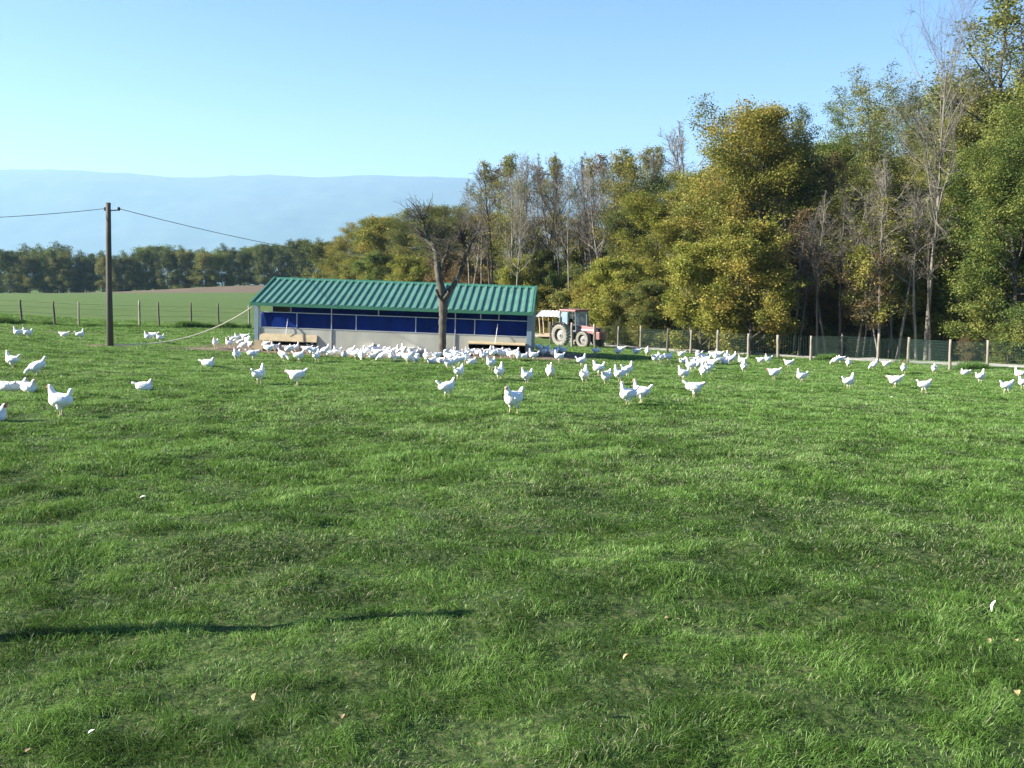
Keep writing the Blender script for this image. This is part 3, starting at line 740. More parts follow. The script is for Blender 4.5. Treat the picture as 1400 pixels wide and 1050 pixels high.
def make_tree(seed, H, tr, cb, spread, n1, n2, n3, leaf=None, twig=True, top=.92, el=(20, 60), prof='oval', lean=0, wob=.06, sides=7, tw_r=.008):
    r = rs(seed); T = TM(); TW = T if leaf else TM(); C = []; cv = []
    trunk = walk((0, 0, -.3), (lean, r.randn() * .05, 1), H * top + .3, 12, wob * .5, .06, r)
    trad = tr * (1 - np.linspace(0, 1, 13) * .93) ** .85; trad[0] *= 1.35
    T.path(trunk, trad, sides)
    for i in range(n1):
        t_ = cb + (1 - cb) * ((i + r.rand() * .8) / n1); t_ = min(t_, .985)
        x = (t_ - cb) / (1 - cb)
        if prof == 'oval': sp = math.sin(PI * min(1, .18 + x * .86)) ** .7
        elif prof == 'vase': sp = .5 + .5 * math.sin(PI * (.1 + .75 * x))
        elif prof == 'cone': sp = 1 - .8 * x
        else: sp = .75 + .25 * math.sin(PI * x) if x < .75 else 1 - (x - .75) * 2.6
        L = spread * max(.18, sp) * r.uniform(.75, 1.15)
        f = t_ * 12; k = int(min(11, f)); p = trunk[k] + (trunk[min(12, k + 1)] - trunk[k]) * (f - k)
        az = i * 2.4 + r.randn() * .4; e = R(el[0] + (el[1] - el[0]) * x + r.randn() * 8)
        d = (math.cos(az) * math.cos(e), math.sin(az) * math.cos(e), math.sin(e))
        r1 = np.interp(t_, np.linspace(0, 1, 13), trad) * .62
        b1 = walk(p, d, L, 7, wob * 1.8, .05, r); rr = np.maximum(r1 * (1 - np.linspace(0, 1, 8) * .85), tw_r)
        (T if r1 > .03 else TW).path(b1, rr, 5)
        for j in range(n2):
            s = .25 + .75 * (j + r.rand()) / n2; f = min(s, .99) * 7; k = int(f); p2 = b1[k] + (b1[k + 1] - b1[k]) * (f - k)
            d2 = (b1[k + 1] - b1[k]) / np.linalg.norm(b1[k + 1] - b1[k]) + r.randn(3) * .75; d2[2] += .25
            L2 = L * .42 * (1.15 - .5 * s) * r.uniform(.6, 1.2); r2 = max(tw_r, rr[k] * .5)
            b2 = walk(p2, d2, L2, 4, wob * 2.5, .05, r)
            if twig or r2 > .015: TW.path(b2, np.maximum(r2 * (1 - np.linspace(0, 1, 5) * .8), tw_r * .8), 4 if r2 > .02 else 3)
            base = r.rand()
            if leaf:
                for q in (b2[2], b2[3], b2[4]): C.append(q + r.randn(3) * .08); cv.append(np.clip(base + r.randn() * .15, 0, 1))
            for m_ in range(n3):
                k = r.randint(1, 5); d3 = (b2[k] - b2[k - 1]) / (np.linalg.norm(b2[k] - b2[k - 1]) + 1e-6) + r.randn(3) * .7; d3[2] += .2
                L3 = L2 * r.uniform(.4, .8); b3 = walk(b2[k - 1], d3, L3, 3, .15, .04, r)
                if twig: TW.path(b3, np.maximum(np.linspace(r2 * .5, r2 * .15, 4), tw_r * .6), 3)
                if leaf: C.append(b3[-1]); cv.append(np.clip(base + r.randn() * .15, 0, 1))
    out = {'trunk': T.mesh('trunk')}
    if TW.V and not leaf: out['twigs'] = TW.mesh('twigs')
    if leaf:
        sig, size, per = leaf; out['crown'] = leafmesh('crown', C, sig, size, r, per, np.array(cv))
    zz = [np.array([v.co.z for v in me_.vertices]) for me_ in out.values()]
    out['H'] = max(np.percentile(z_, 99.7) for z_ in zz); return out
PR = {}
def proto(k, *a, **kw): PR[k] = make_tree(*a, **kw)
#        seed  H   tr  cb spread n1 n2 n3
proto('broad', 11, 14, .24, .08, 5.6, 34, 7, 3, leaf=(0.34, 0.128, 70), twig=False, prof='vase')
proto('broad2', 12, 14, .22, .06, 5.2, 34, 7, 3, leaf=(0.32, 0.121, 70), twig=False, prof='full')
proto('tall', 13, 15, .20, .18, 4.0, 30, 7, 3, leaf=(0.29, 0.121, 62), twig=False, prof='vase')
proto('low', 14, 10, .16, .03, 4.4, 30, 7, 3, leaf=(0.29, 0.169, 42), twig=False, prof='full')
proto('oak', 15, 20, .30, .32, 6.4, 26, 7, 4, leaf=(0.27, 0.128, 27), twig=True, wob=.12, el=(10, 60), prof='vase')
proto('sparse', 16, 20, .24, .36, 4.8, 22, 7, 4, leaf=(0.24, 0.125, 8), twig=True, wob=.09, el=(20, 62))
proto('bare', 17, 14, .12, .38, 2.9, 20, 6, 6, wob=.09, el=(35, 70), tw_r=.011)
proto('bare2', 18, 14, .10, .45, 2.4, 18, 6, 6, wob=.09, el=(40, 72), tw_r=.011)
proto('bare3', 19, 14, .11, .28, 2.6, 18, 6, 4, leaf=(0.20, 0.116, 6), twig=True, wob=.09, el=(35, 65), tw_r=.010)
proto('bigbare', 20, 21, .25, .40, 7.4, 24, 9, 8, wob=.10, el=(30, 66), tw_r=.010, prof='vase')
proto('far', 21, 12, .2, .02, 5.6, 26, 6, 2, leaf=(0.48, 0.304, 29), twig=False, prof='full', sides=5, el=(0, 60))
proto('far2', 22, 12, .2, .02, 6.0, 26, 6, 2, leaf=(0.50, 0.322, 29), twig=False, prof='full', sides=5, el=(0, 55))
proto('shrub', 23, 3.2, .05, .02, 1.8, 18, 5, 2, leaf=(0.16, 0.099, 29), twig=True, prof='full', sides=5)
proto('brush', 24, 3.4, .05, .02, 1.8, 18, 6, 4, leaf=(0.16, 0.080, 5), twig=True, prof='full', sides=5)
proto('sapling', 25, 7, .06, .30, 1.7, 16, 5, 3, leaf=(0.20, 0.099, 12), twig=True, lean=.12, sides=5)
LM = {
 'green': leafmat('leaf_green', [(0.062, 0.096, 0.023), (0.118, 0.165, 0.036), (0.172, 0.214, 0.050), (0.241, 0.255, 0.062)]),
 'olive': leafmat('leaf_olive', [(0.069, 0.092, 0.025), (0.131, 0.158, 0.038), (0.193, 0.207, 0.055), (0.276, 0.249, 0.071)]),
 'gold': leafmat('leaf_gold', [(0.096, 0.118, 0.023), (0.180, 0.190, 0.036), (0.269, 0.249, 0.050), (0.290, 0.228, 0.052)]),
 'yellow': leafmat('leaf_yellow', [(0.124, 0.151, 0.027), (0.220, 0.241, 0.042), (0.303, 0.303, 0.058), (0.302, 0.281, 0.062)]),
 'dark': leafmat('leaf_dark', [(0.042, 0.063, 0.023), (0.076, 0.105, 0.033), (0.118, 0.145, 0.044), (0.158, 0.172, 0.055)]),
 'brown': leafmat('leaf_brown', [(0.082, 0.067, 0.033), (0.138, 0.103, 0.046), (0.186, 0.131, 0.055), (0.234, 0.165, 0.069)]),
}
TREES = []
def tree(kind, px, Y, top, wf=1, leaf='green', bark='bark', rot=None, thing='tree', seed=0, pb=None, lean=None):
    p = hit(px, pb) if pb else on(px, Y)
    P = PR[kind]; zt = at(px, top, p.y).z; s = max(.05, (zt - p.z) / P['H'])
    root = empty(thing, p - Vector((0, 0, .05)))
    rr = random.Random(int(px * 13 + Y * 7 + seed)); root.rotation_euler = (0, lean or 0, rr.uniform(0, 2 * PI) if rot is None else rot)
    root.scale = (s * wf, s * wf, s)
    def ch(name, me, mt):
        o = bpy.data.objects.new(name, me); COL.objects.link(o); o.parent = root
        if not me.materials: me.materials.append(mt)
        o.material_slots[0].link = 'OBJECT'; o.material_slots[0].material = mt
    ch('trunk', P['trunk'], M[bark])
    if 'crown' in P:
        ch('crown', P['crown'], LM[leaf])
        if 'twigs' in P: ch('twigs', P['twigs'], M[bark])
    elif 'twigs' in P: ch('crown', P['twigs'], M[bark])
    TREES.append((root, px, p.y, kind, leaf)); return root
def label_row(items, text, cat, group):
    items = sorted(items, key=lambda t_: t_[1])
    for i, it in enumerate(items):
        it[0]['label'] = text % nth(i + 1) if '%s' in text else text; it[0]['category'] = cat; it[0]['group'] = group
def row(f):
    n = len(TREES); f(); return TREES[n:]
rr = random.Random(4)
# far tree line, left
def far_front():
    for i, px in enumerate(range(-40, 455, 27)):
        tp = np.interp(px, [-40, 0, 60, 100, 130, 180, 230, 290, 340, 390, 440], [348, 346, 338, 345, 350, 345, 335, 336, 340, 330, 326]) + rr.uniform(-4, 5)
        tree(rr.choice(['far', 'far2']), px + rr.uniform(-5, 5), 262 + rr.uniform(-4, 5), tp, rr.uniform(.85, 1.1), rr.choice(['dark', 'dark', 'olive', 'green']))
def far_back():
    for i, px in enumerate(range(-25, 470, 34)):
        tree(rr.choice(['far', 'far2']), px + rr.uniform(-6, 6), 285 + rr.uniform(-4, 8), 344 + rr.uniform(-12, 2), rr.uniform(1, 1.3), rr.choice(['dark', 'green']))
label_row(row(far_front), '%s tree from the left in the front row of the far dark tree line', 'tree', 'front row of the far tree line')
label_row(row(far_back), '%s tree from the left showing above the far dark tree line', 'tree', 'back row of the far tree line')
# middle wood behind the hut, left part
def mid_front():
    for px, Y, tp, wf, lf, kd in ((452, 150, 330, 1.0, 'olive', 'far'), (478, 140, 306, 1.05, 'gold', 'broad'), (508, 128, 298, 1.0, 'olive', 'broad2'), (540, 120, 296, 1.0, 'gold', 'low'),
                              (566, 112, 287, 1.0, 'olive', 'broad'), (598, 106, 280, 1.05, 'olive', 'broad2'), (632, 100, 284, 1.0, 'olive', 'broad'), (660, 96, 292, .9, 'brown', 'broad2'),
                              (520, 112, 345, 1.1, 'green', 'low'), (560, 102, 350, 1.1, 'yellow', 'low'), (615, 92, 345, 1.0, 'brown', 'low'), (485, 124, 350, 1.1, 'gold', 'low'),
                              (690, 90, 290, .9, 'olive', 'tall'), (650, 88, 350, 1., 'brown', 'low')):
        tree(kd, px, Y, tp, wf * 1.2, lf)
label_row(row(mid_front), '%s leafy tree from the left in the olive wood behind the hut roof', 'tree', 'leafy trees behind the hut roof')
# bare slender trees, centre
def bare_c():
    for i in range(42):
        px = 640 + i * 6.7 + rr.uniform(-4, 4)
        tp = np.interp(px, [640, 660, 700, 740, 800, 850, 900, 930], [252, 228, 206, 216, 208, 206, 200, 190]) + rr.uniform(-6, 16)
        tree(rr.choice(['bare', 'bare2', 'bare3']), px, rr.uniform(72, 96), tp, rr.uniform(.8, 1.1), rr.choice(['olive', 'gold', 'brown']), rr.choice(['barkpale', 'barkpale', 'bark']), lean=rr.uniform(-.05, .05), thing='bare_tree')
    tree('bigbare', 703, 70, 208, .62, 'olive', 'barkpale', thing='bare_tree')
label_row(row(bare_c), '%s bare slender tree from the left in the wood beyond the tractor', 'tree', 'bare slender trees in the centre')
def under_c():
    for px, Y, tp, wf, lf, kd in ((712, 74, 352, 1, 'yellow', 'low'), (735, 80, 340, .9, 'olive', 'low'), (760, 76, 370, 1.2, 'green', 'low'), (790, 84, 330, .8, 'olive', 'tall'),
                              (740, 70, 392, 1.5, 'gold', 'low'), (775, 69, 395, 1.5, 'olive', 'shrub'), (800, 72, 378, 1.3, 'gold', 'low'), (700, 78, 385, 1.4, 'brown', 'low'), (825, 70, 400, 1.4, 'olive', 'low'),
                              (775, 100, 300, .9, 'olive', 'tall'), (730, 104, 300, .9, 'brown', 'tall'), (810, 104, 290, .9, 'brown', 'broad')):
        tree(kd, px, Y, tp, wf, lf)
label_row(row(under_c), '%s low leafy tree from the left filling the wood between hut and tractor', 'tree', 'low leafy trees behind the tractor')
# right-hand wood: front row at the track side
FRT = [('broad', 862, 74, 228, .85, 'dark', 'dark green oak with its flat top left of the yellow trees'),
       ('low', 838, 64, 352, .85, 'yellow', 'low yellow green tree just behind the tractor hood'),
       ('low', 812, 66, 372, .8, 'gold', 'low golden bush-like tree right behind the tractor cab'),
       ('tall', 905, 68, 262, 1.0, 'yellow', 'rounded yellow green tree right of the dark oak'),
       ('low', 892, 60, 385, 1.05, 'olive', 'low spreading tree with pale fanned stems near the track bend'),
       ('tall', 938, 70, 236, 1.0, 'olive', 'olive tree between the yellow tree and the tall golden tree'),
       ('broad', 985, 66, 188, .72, 'olive', 'tall olive tree on the left shoulder of the golden tree'),
       ('broad2', 1034, 62, 143, .80, 'gold', 'tall golden brown tree, highest crown left of the gap'),
       ('low', 960, 56, 330, .85, 'yellow', 'bright yellow green young tree behind the fence below the golden tree'),
       ('low', 1030, 54.5, 300, .85, 'gold', 'golden tree with low branches reaching the fence below the tallest crown'),
       ('broad', 1078, 66, 152, .62, 'dark', 'dark green tree on the right shoulder of the golden tree'),
       ('oak', 1160, 70, 96, .80, 'olive', 'tall thin-leaved oak with ragged olive crown right of the gap'),
       ('oak', 1195, 76, 130, .85, 'green', 'second tall thin-leaved oak behind and right of the ragged one'),
       ('sparse', 1120, 68, 210, .7, 'brown', 'twiggy brown tree in the dim gap below the ragged oak'),
       ('bigbare', 1268, 53, -22, .62, 'olive', 'tall pale bare tree whose top reaches the picture edge'),
       ('sparse', 1338, 60, -18, .95, 'olive', 'very tall thin-leaved tree just right of the tall bare tree'),
       ('oak', 1392, 64, 30, .8, 'dark', 'very tall dark tree at the right edge of the photo'),
       ('broad2', 1330, 55, 200, .92, 'green', 'big full green tree left of the trunk at the right edge'),
       ('broad', 1392, 51, 168, .80, 'green', 'big green tree with dark trunk at the right edge'),
       ('low', 1245, 56, 290, .8, 'olive', 'olive tree wrapping the lower trunk of the tall bare tree'),
       ('low', 1085, 58, 350, .8, 'brown', 'brownish low tree beside the dim gap in the wood'),
       ('broad', 1290, 64, 150, .7, 'olive', 'olive tree filling in behind the tall bare trunk'),
       ('broad', 1450, 54, 110, .9, 'green', 'green tree just past the right edge overhanging the corner'),
       ('bare', 1140, 57, 262, 1.1, 'olive', 'leaning grey bare tree in the dim gap of the wood'),
       ('bare2', 1105, 60, 250, 1.3, 'olive', 'thin grey bare tree left of the leaning one'),
       ('sapling', 1205, 52.5, 330, 1, 'yellow', 'leaning slim sapling right of the dim gap'),
       ('sapling', 1225, 54, 300, 1, 'olive', 'slim sapling close left of the tall bare trunk'),
       ('sapling', 1180, 53.5, 345, 1, 'brown', 'slim brown-leaved sapling behind the fence in the dim gap'),
       ('bare3', 1098, 57, 285, 1.5, 'brown', 'twiggy brownish small tree left of the leaning grey one'),
       ('bare3', 1168, 59, 255, 1.6, 'olive', 'twiggy olive tree right behind the leaning grey bare tree'),
       ('sparse', 1188, 58, 225, .8, 'olive', 'thin-leaved young tree left of the tall bare trunk'),
       ('bare3', 1215, 55, 270, 1.5, 'gold', 'twiggy yellowish small tree right of the dim gap'),
       ('bare', 1238, 56, 210, 1.2, 'olive', 'grey bare tree close behind the slim saplings'),
       ('oak', 1232, 68, 118, .75, 'olive', 'thin-leaved oak between the ragged oak and the tall bare tree'),
       ('broad2', 1128, 74, 190, .8, 'green', 'green tree filling the back of the dim gap'),
       ('low', 1152, 57, 372, .8, 'brown', 'low brown-leaved tree at the foot of the leaning bare tree'),
       ('tall', 1365, 62, 95, .95, 'olive', 'tall olive tree between the very tall tree and right edge'),
       ('bare2', 945, 76, 178, 1.4, 'olive', 'fine bare tree standing above the yellow trees'),
       ('bare', 968, 78, 166, 1.4, 'olive', 'fine bare tree touching the left side of the golden crown'),
       ]
for kd, px, Y, tp, wf, lf, lab in FRT:
    o = tree(kd, px, Y, tp, wf * (1.0 if 'bare' in kd or kd == 'sapling' else 1.32), lf, 'barkpale' if kd in ('bigbare', 'bare', 'bare2', 'sapling') else 'bark', lean=.12 if 'leaning' in lab else None, thing='bare_tree' if 'bare' in kd else 'tree'); tag(o, lab, 'tree', 'trees along the edge of the right wood')
# deeper rows
def deep():
    for row_, (Y0, n, x0, x1, dt) in enumerate(((82, 13, 830, 1480, 40), (98, 12, 800, 1480, 60))):
        for i in range(n):
            px = x0 + (x1 - x0) * i / (n - 1) + rr.uniform(-14, 14)
            tp = np.interp(px, [800, 870, 930, 980, 1030, 1080, 1110, 1130, 1160, 1210, 1300, 1400], [250, 240, 235, 205, 165, 175, 215, 215, 150, 150, 110, 60]) + dt + rr.uniform(0, 30)
            tree(rr.choice(['broad', 'tall', 'broad2']), px, Y0 + rr.uniform(-5, 5), tp, rr.uniform(1.05, 1.3), rr.choice(['dark', 'olive', 'green', 'olive']))
label_row(row(deep), '%s tree from the left in the shaded depth of the right wood', 'tree', 'trees in the depth of the right wood')
# undergrowth along the wood edge
def under():
    px = 832
    while px < 1440:
        Yb = float(np.interp(px, [832, 1000, 1200, 1400], [61, 57, 53.5, 50])) + rr.uniform(0, 3.5)
        k = rr.choice(['shrub', 'brush', 'brush', 'shrub'])
        tree(k, px, Yb, rr.uniform(430, 458), rr.uniform(.9, 1.4), rr.choice(['dark', 'olive', 'brown', 'green']), 'bark', thing='shrub')
        px += rr.uniform(10, 19)
label_row(row(under), '%s shrub from the left in the undergrowth behind the wire mesh fence', 'shrub', 'undergrowth shrubs along the wood edge')
o = tree('shrub', 829, 61, 445, 1.0, 'dark', 'bark', pb=473, thing='shrub'); tag(o, 'round dark green bush right in front of the tractor hood', 'shrub')
# trunks seen low behind the mesh
def stems():
    for px, Y, tp in ((1092, 54, 350), (1118, 54.5, 330), (1132, 53.5, 360), (1150, 54, 320), (1172, 53, 350), (1190, 54, 330), (1203, 52.8, 300), (1228, 53, 340), (948, 57.5, 400), (1012, 56, 400), (1002, 56, 380), (1046, 57, 370), (1085, 55, 400), (1255, 53, 330), (1275, 52.5, 310), (1300, 56, 360), (1335, 57, 380), (928, 59, 400), (970, 58, 395), (993, 60, 380), (1216, 54.5, 380), (1064, 61, 380), (1320, 53, 400)):
        tree('bare2', px, Y, tp - 70, rr.uniform(1.0, 1.5), 'olive', rr.choice(['barkpale', 'bark']), lean=rr.uniform(-.1, .1), thing='bare_tree')
label_row(row(stems), '%s thin bare stem from the left standing at the edge of the right wood', 'tree', 'thin bare stems at the wood edge')

# ------------------------------------------------------------------ old fruit tree in front of the hut
def fruit():
    base = hit(605, 489.5); Y0 = base.y; r = rs(8)
    root = empty('old_fruit_tree', base, label='gnarled leafless old fruit tree with forked trunk in front of the hut', cat='tree')
    px2 = lambda x, y, dy: np.array(at(x, y, Y0 + dy) - base)
    T = TM(); k_ = Y0 / F
    def limb(L, tgt, sides=9):
        P = np.array([px2(x, y, dy) for x, y, w_, dy in L]); Rr = np.array([w_ * (1.3 if w_ < 9.6 and y < 402 else 1) for x, y, w_, dy in L]) * k_ / 2 * .88
        # refine with knobbly radii
        n = len(P); tt = np.linspace(0, n - 1, (n - 1) * 5 + 1); PP = np.stack([np.interp(tt, range(n), P[:, c]) for c in range(3)], 1); RR = np.interp(tt, range(n), Rr)
        PP[1:-1] = (PP[:-2] + PP[1:-1] * 2 + PP[2:]) / 4; PP[1:-1] += r.randn(len(PP) - 2, 3) * RR[1:-1, None] * .05; RR = RR * (1 + r.randn(len(RR)) * .02)
        tgt.path(PP, RR, sides); return PP, RR
    limbs = []
    limb([(605, 494, 19, 0), (605, 486, 13.5, 0), (604.5, 470, 11.5, 0), (605, 450, 11.5, 0), (606, 430, 12.5, 0), (606, 418, 15, 0), (606, 405, 14, 0)], T, 12)
    limbs.append(limb([(606, 412, 11, 0), (604, 398, 9.5, 0), (600, 380, 8, -.1), (598, 364, 7.5, -.1), (597, 348, 7, -.1), (593, 336, 6.5, 0), (584, 327, 5.5, .1), (574, 317, 4, .2), (565, 308, 2.6, .3)], T))
    limbs.append(limb([(606, 412, 10, 0), (613, 400, 8.5, .1), (619, 392, 6.5, .1), (627, 378, 5.5, .2), (633, 362, 5, .2), (638, 346, 4.5, .2), (644, 332, 4, .1), (650, 322, 3, 0), (656, 313, 2, 0)], T))
    limbs.append(limb([(603, 370, 5, 0), (607, 356, 4.5, -.3), (611, 346, 3.6, -.4), (613, 336, 2.2, -.5)], T))
    limbs.append(limb([(597, 345, 4.5, 0), (603, 330, 3.5, .4), (606, 318, 2.2, .5)], T))
    limbs.append(limb([(640, 345, 3.5, .2), (634, 330, 2.6, .4), (630, 318, 1.8, .6)], T))
    limbs.append(limb([(585, 328, 3.5, .1), (580, 312, 2.8, 0), (577, 300, 2.0, 0), (572, 290, 1.3, 0)], T))
    limbs.append(limb([(606, 411, 6, -.1), (599, 404, 5, -.25), (597, 396, 4, -.35)], T))
    limbs.append(limb([(606, 408, 5, -.2), (612, 402, 3.8, -.4), (614, 398, 4.2, -.5)], T))
    bl = link('trunk', T.mesh('trunk'), M['barkfruit'], root)
    W = TM(); C = []
    for PP, RR in limbs[:7]:
        n = len(PP)
        for i in range(36):
            f = r.uniform(.38, 1); k = int(f * (n - 1)); k = min(k, n - 2)
            if PP[k][2] < (px2(600, 372, 0)[2]): continue
            d = r.randn(3); d[2] = abs(d[2]) * .9 + .1; L = r.uniform(.35, 1.25)
            b1 = walk(PP[k], d, L, 5, .28, .03, r); W.path(b1, np.linspace(.017, .005, 6), 4)
            for j in range(4):
                q = r.randint(1, 5); d2 = r.randn(3); b2 = walk(b1[q], d2, r.uniform(.12, .45), 3, .25, .04, r); W.path(b2, np.linspace(.009, .004, 4), 3)
                if r.rand() < .28: C.append(b2[-1])
    b1 = walk(px2(590, 296, 0), (.06, 0, 1), .95, 6, .08, .02, r); W.path(b1, np.linspace(.012, .004, 7), 3)
    for i in range(26): C.append(px2(576 + r.randn() * 5, 300 + r.randn() * 6, r.randn() * .3))
    link('crown', W.mesh('crown'), M['barkdark'] if False else M['bark'], root)
    me = leafmesh('leaf_clump', C, .05, .045, r, 8, r.rand(len(C)) * .6); link('leaf_clump', me, LM['dark'], root)
fruit()

# ------------------------------------------------------------------ hens
def hen_mesh(pose, seed=0):
    bm = bmesh.new()
    def ell(c, rx, ry, rz, pitch=0, yaw=0):
        Mx = Matrix.Translation(c) @ Matrix.Rotation(yaw, 4, 'Z') @ Matrix.Rotation(-pitch, 4, 'Y') @ Matrix.Diagonal((rx, ry, rz, 1))
        bmesh.ops.create_icosphere(bm, subdivisions=3, radius=1, matrix=Mx)
    def chain(P, flat=1.0):
        for (a, ra), (b, rb) in zip(P, P[1:]):
            a = Vector(a); b = Vector(b); n = max(2, int((b - a).length / (min(ra, rb) * .35)))
            for k in range(n + 1):
                t_ = k / n; q = ra + (rb - ra) * t_
                bmesh.ops.create_icosphere(bm, subdivisions=1 if q < .02 else 2, radius=q, matrix=Matrix.Translation(a.lerp(b, t_)) @ Matrix.Diagonal((1, flat, 1, 1)))
    bz = {'sit': .095, 'peck': .215}.get(pose, .225); tilt = {'peck': -.30, 'tail': .22, 'sit': .0, 'low': -.08, 'run': .0}.get(pose, .12)
    ell((0, 0, bz), .160, .100, .102, tilt); ell((.055, 0, bz - .008 + tilt * .06), .108, .094, .104, tilt)
    ell((-.08, 0, bz + .012 - tilt * .05), .115, .090, .086, tilt * .5)
    ca, sa = math.cos(tilt), math.sin(tilt)
    def B(x, z): return (x * ca - z * sa, 0, bz + x * sa + z * ca)
    for s in (-1, 1): ell((-.02, s * .086, bz + .012), .120, .026, .062, tilt - .12, s * .07)      # wings
    tl = {'tail': 1.15, 'peck': .95, 'sit': .35, 'low': .55, 'run': .7}.get(pose, .75)             # tail angle
    t0 = Vector(B(-.11, .03)); td = Vector((-math.cos(tl), 0, math.sin(tl)))
    for k in range(9):
        p = t0 + td * (.018 * k); ell(p, .034, .052 - .003 * k, .026, tl - PI / 2 + .4)
    hd = None
    neck = {'stand': [(.085, .04), (.115, .11), (.122, .17), (.132, .205)], 'tail': [(.08, .05), (.115, .11), (.13, .16), (.14, .185)],
            'sit': [(.09, .03), (.12, .075), (.13, .11), (.14, .13)], 'low': [(.10, .03), (.155, .055), (.20, .075), (.225, .085)],
            'walk': [(.09, .04), (.135, .09), (.15, .14), (.165, .165)],
            'run': [(.10, .04), (.15, .08), (.185, .115), (.205, .13)]}.get(pose)
    if pose == 'peck': pts = [B(.10, .02), B(.165, -.005), (.225, 0, .115), (.25, 0, .065)]
    elif pose == 'preen': pts = [B(.08, .04), (.115, .01, bz + .10), (.085, .05, bz + .135), (.035, .075, bz + .115)]
    else: pts = [(x, 0, bz + z) for x, z in neck]
    rad = [.070, .049, .035, .029]
    chain(list(zip(pts, rad)))
    h = Vector(pts[-1]); pd = (h - Vector(pts[-2])).normalized()
    bd = {'peck': Vector((.45, 0, -.9)), 'preen': Vector((-.8, .35, -.45))}.get(pose, Vector((.97, 0, -.22))).normalized()
    chain([(h, .026), (h + bd * .016, .021)])
    if pose != 'sit':
        fwd = {'run': (.055, -.06), 'walk': (.05, -.045)}.get(pose, (.012, -.012))
        for s, dx in ((-1, fwd[0]), (1, fwd[1])):
            y = s * .042
            chain([((-.005, y, bz - .055), .048), ((.005 + dx * .3, y, bz - .105), .030), ((-.008 + dx * .5, y, .085), .0105), ((-.002 + dx, y, .012), .0095)])
            for a_ in (-.5, 0, .5, PI): chain([((-.002 + dx, y, .010), .0085), ((-.002 + dx + math.cos(a_) * (.045 if a_ != PI else .022), y + math.sin(a_) * .045, .007), .006)])
    me0 = bpy.data.meshes.new('hen_raw'); bm.to_mesh(me0); bm.free()
    o = bpy.data.objects.new('tmp', me0); COL.objects.link(o)
    m1 = o.modifiers.new('r', 'REMESH'); m1.mode = 'VOXEL'; m1.voxel_size = .0068; m1.adaptivity = 0
    m2 = o.modifiers.new('s', 'SMOOTH'); m2.iterations = 3; m2.factor = .5
    dg = bpy.context.evaluated_depsgraph_get(); me = bpy.data.meshes.new_from_object(o.evaluated_get(dg))
    bpy.data.objects.remove(o); bpy.data.meshes.remove(me0)
    me.name = 'hen_body'
    for k in ('hen', 'beak', 'skinred'): me.materials.append(M[k])
    for p in me.polygons:
        p.use_smooth = True; c = p.center
        if pose != 'sit' and c.z < .088: 
            if pose != 'peck' or c.x < .12: p.material_index = 1
        q = (Vector(c) - h)
        if q.dot(bd) > .006 and q.length < .045: p.material_index = 2
    # comb, wattle, beak
    bd2 = bd; upv = (Vector((0, 0, 1)) if pose not in ('peck',) else Vector((.9, 0, .43))); upv = (upv - bd2 * upv.dot(bd2)).normalized(); sd = bd2.cross(upv)
    bm = bmesh.new(); n = 5; lo = []; hi = []
    for k in range(2 * n + 1):
        t_ = k / (2 * n); base = h + bd2 * (.030 - .05 * t_) + upv * (.018 + .006 * math.sin(PI * t_)); hh = (.007 if k % 2 else .003) + .004 * math.sin(PI * t_)
        lo.append(base - upv * .006); hi.append(base + upv * hh)
    for s in (-1, 1):
        L1 = [bm.verts.new(p + sd * .003 * s) for p in lo]; H1 = [bm.verts.new(p + sd * .0015 * s) for p in hi]
        for k in range(2 * n): bm.faces.new((L1[k], L1[k + 1], H1[k + 1], H1[k]))
    for s in (-1, 1): bmesh.ops.create_icosphere(bm, subdivisions=1, radius=1, matrix=Matrix.Translation(h + bd2 * .028 - upv * .026 + sd * .008 * s) @ Matrix.Diagonal((.006, .004, .010, 1)))
    comb = bpy.data.meshes.new('comb'); bm.to_mesh(comb); bm.free(); comb.materials.append(M['skinred'])
    bm = bmesh.new(); tube(bm, [h + bd2 * .030, h + bd2 * .043 - upv * .002, h + bd2 * .056 - upv * .008], [.010, .007, .0015], 6)
    beak = bpy.data.meshes.new('beak'); bm.to_mesh(beak); bm.free(); beak.materials.append(M['beak'])
    bm = bmesh.new()
    for s in (-1, 1): bmesh.ops.create_icosphere(bm, subdivisions=1, radius=.0048, matrix=Matrix.Translation(h + bd2 * .012 + upv * .006 + sd * .0235 * s))
    eye = bpy.data.meshes.new('eye'); bm.to_mesh(eye); bm.free(); eye.materials.append(M['black'])
    return me, comb, beak, eye
HM = {k: hen_mesh(k) for k in ('stand', 'tail', 'walk', 'run', 'peck', 'low', 'sit', 'preen')}
PC = {'s': 'stand', 't': 'tail', 'w': 'walk', 'r': 'run', 'p': 'peck', 'l': 'low', 'z': 'sit', 'n': 'preen'}
PW = {'s': 'standing upright', 't': 'with raised tail', 'w': 'walking', 'r': 'striding with neck forward', 'p': 'pecking the ground', 'l': 'with lowered head', 'z': 'sitting', 'n': 'preening its feathers'}
HENS = []
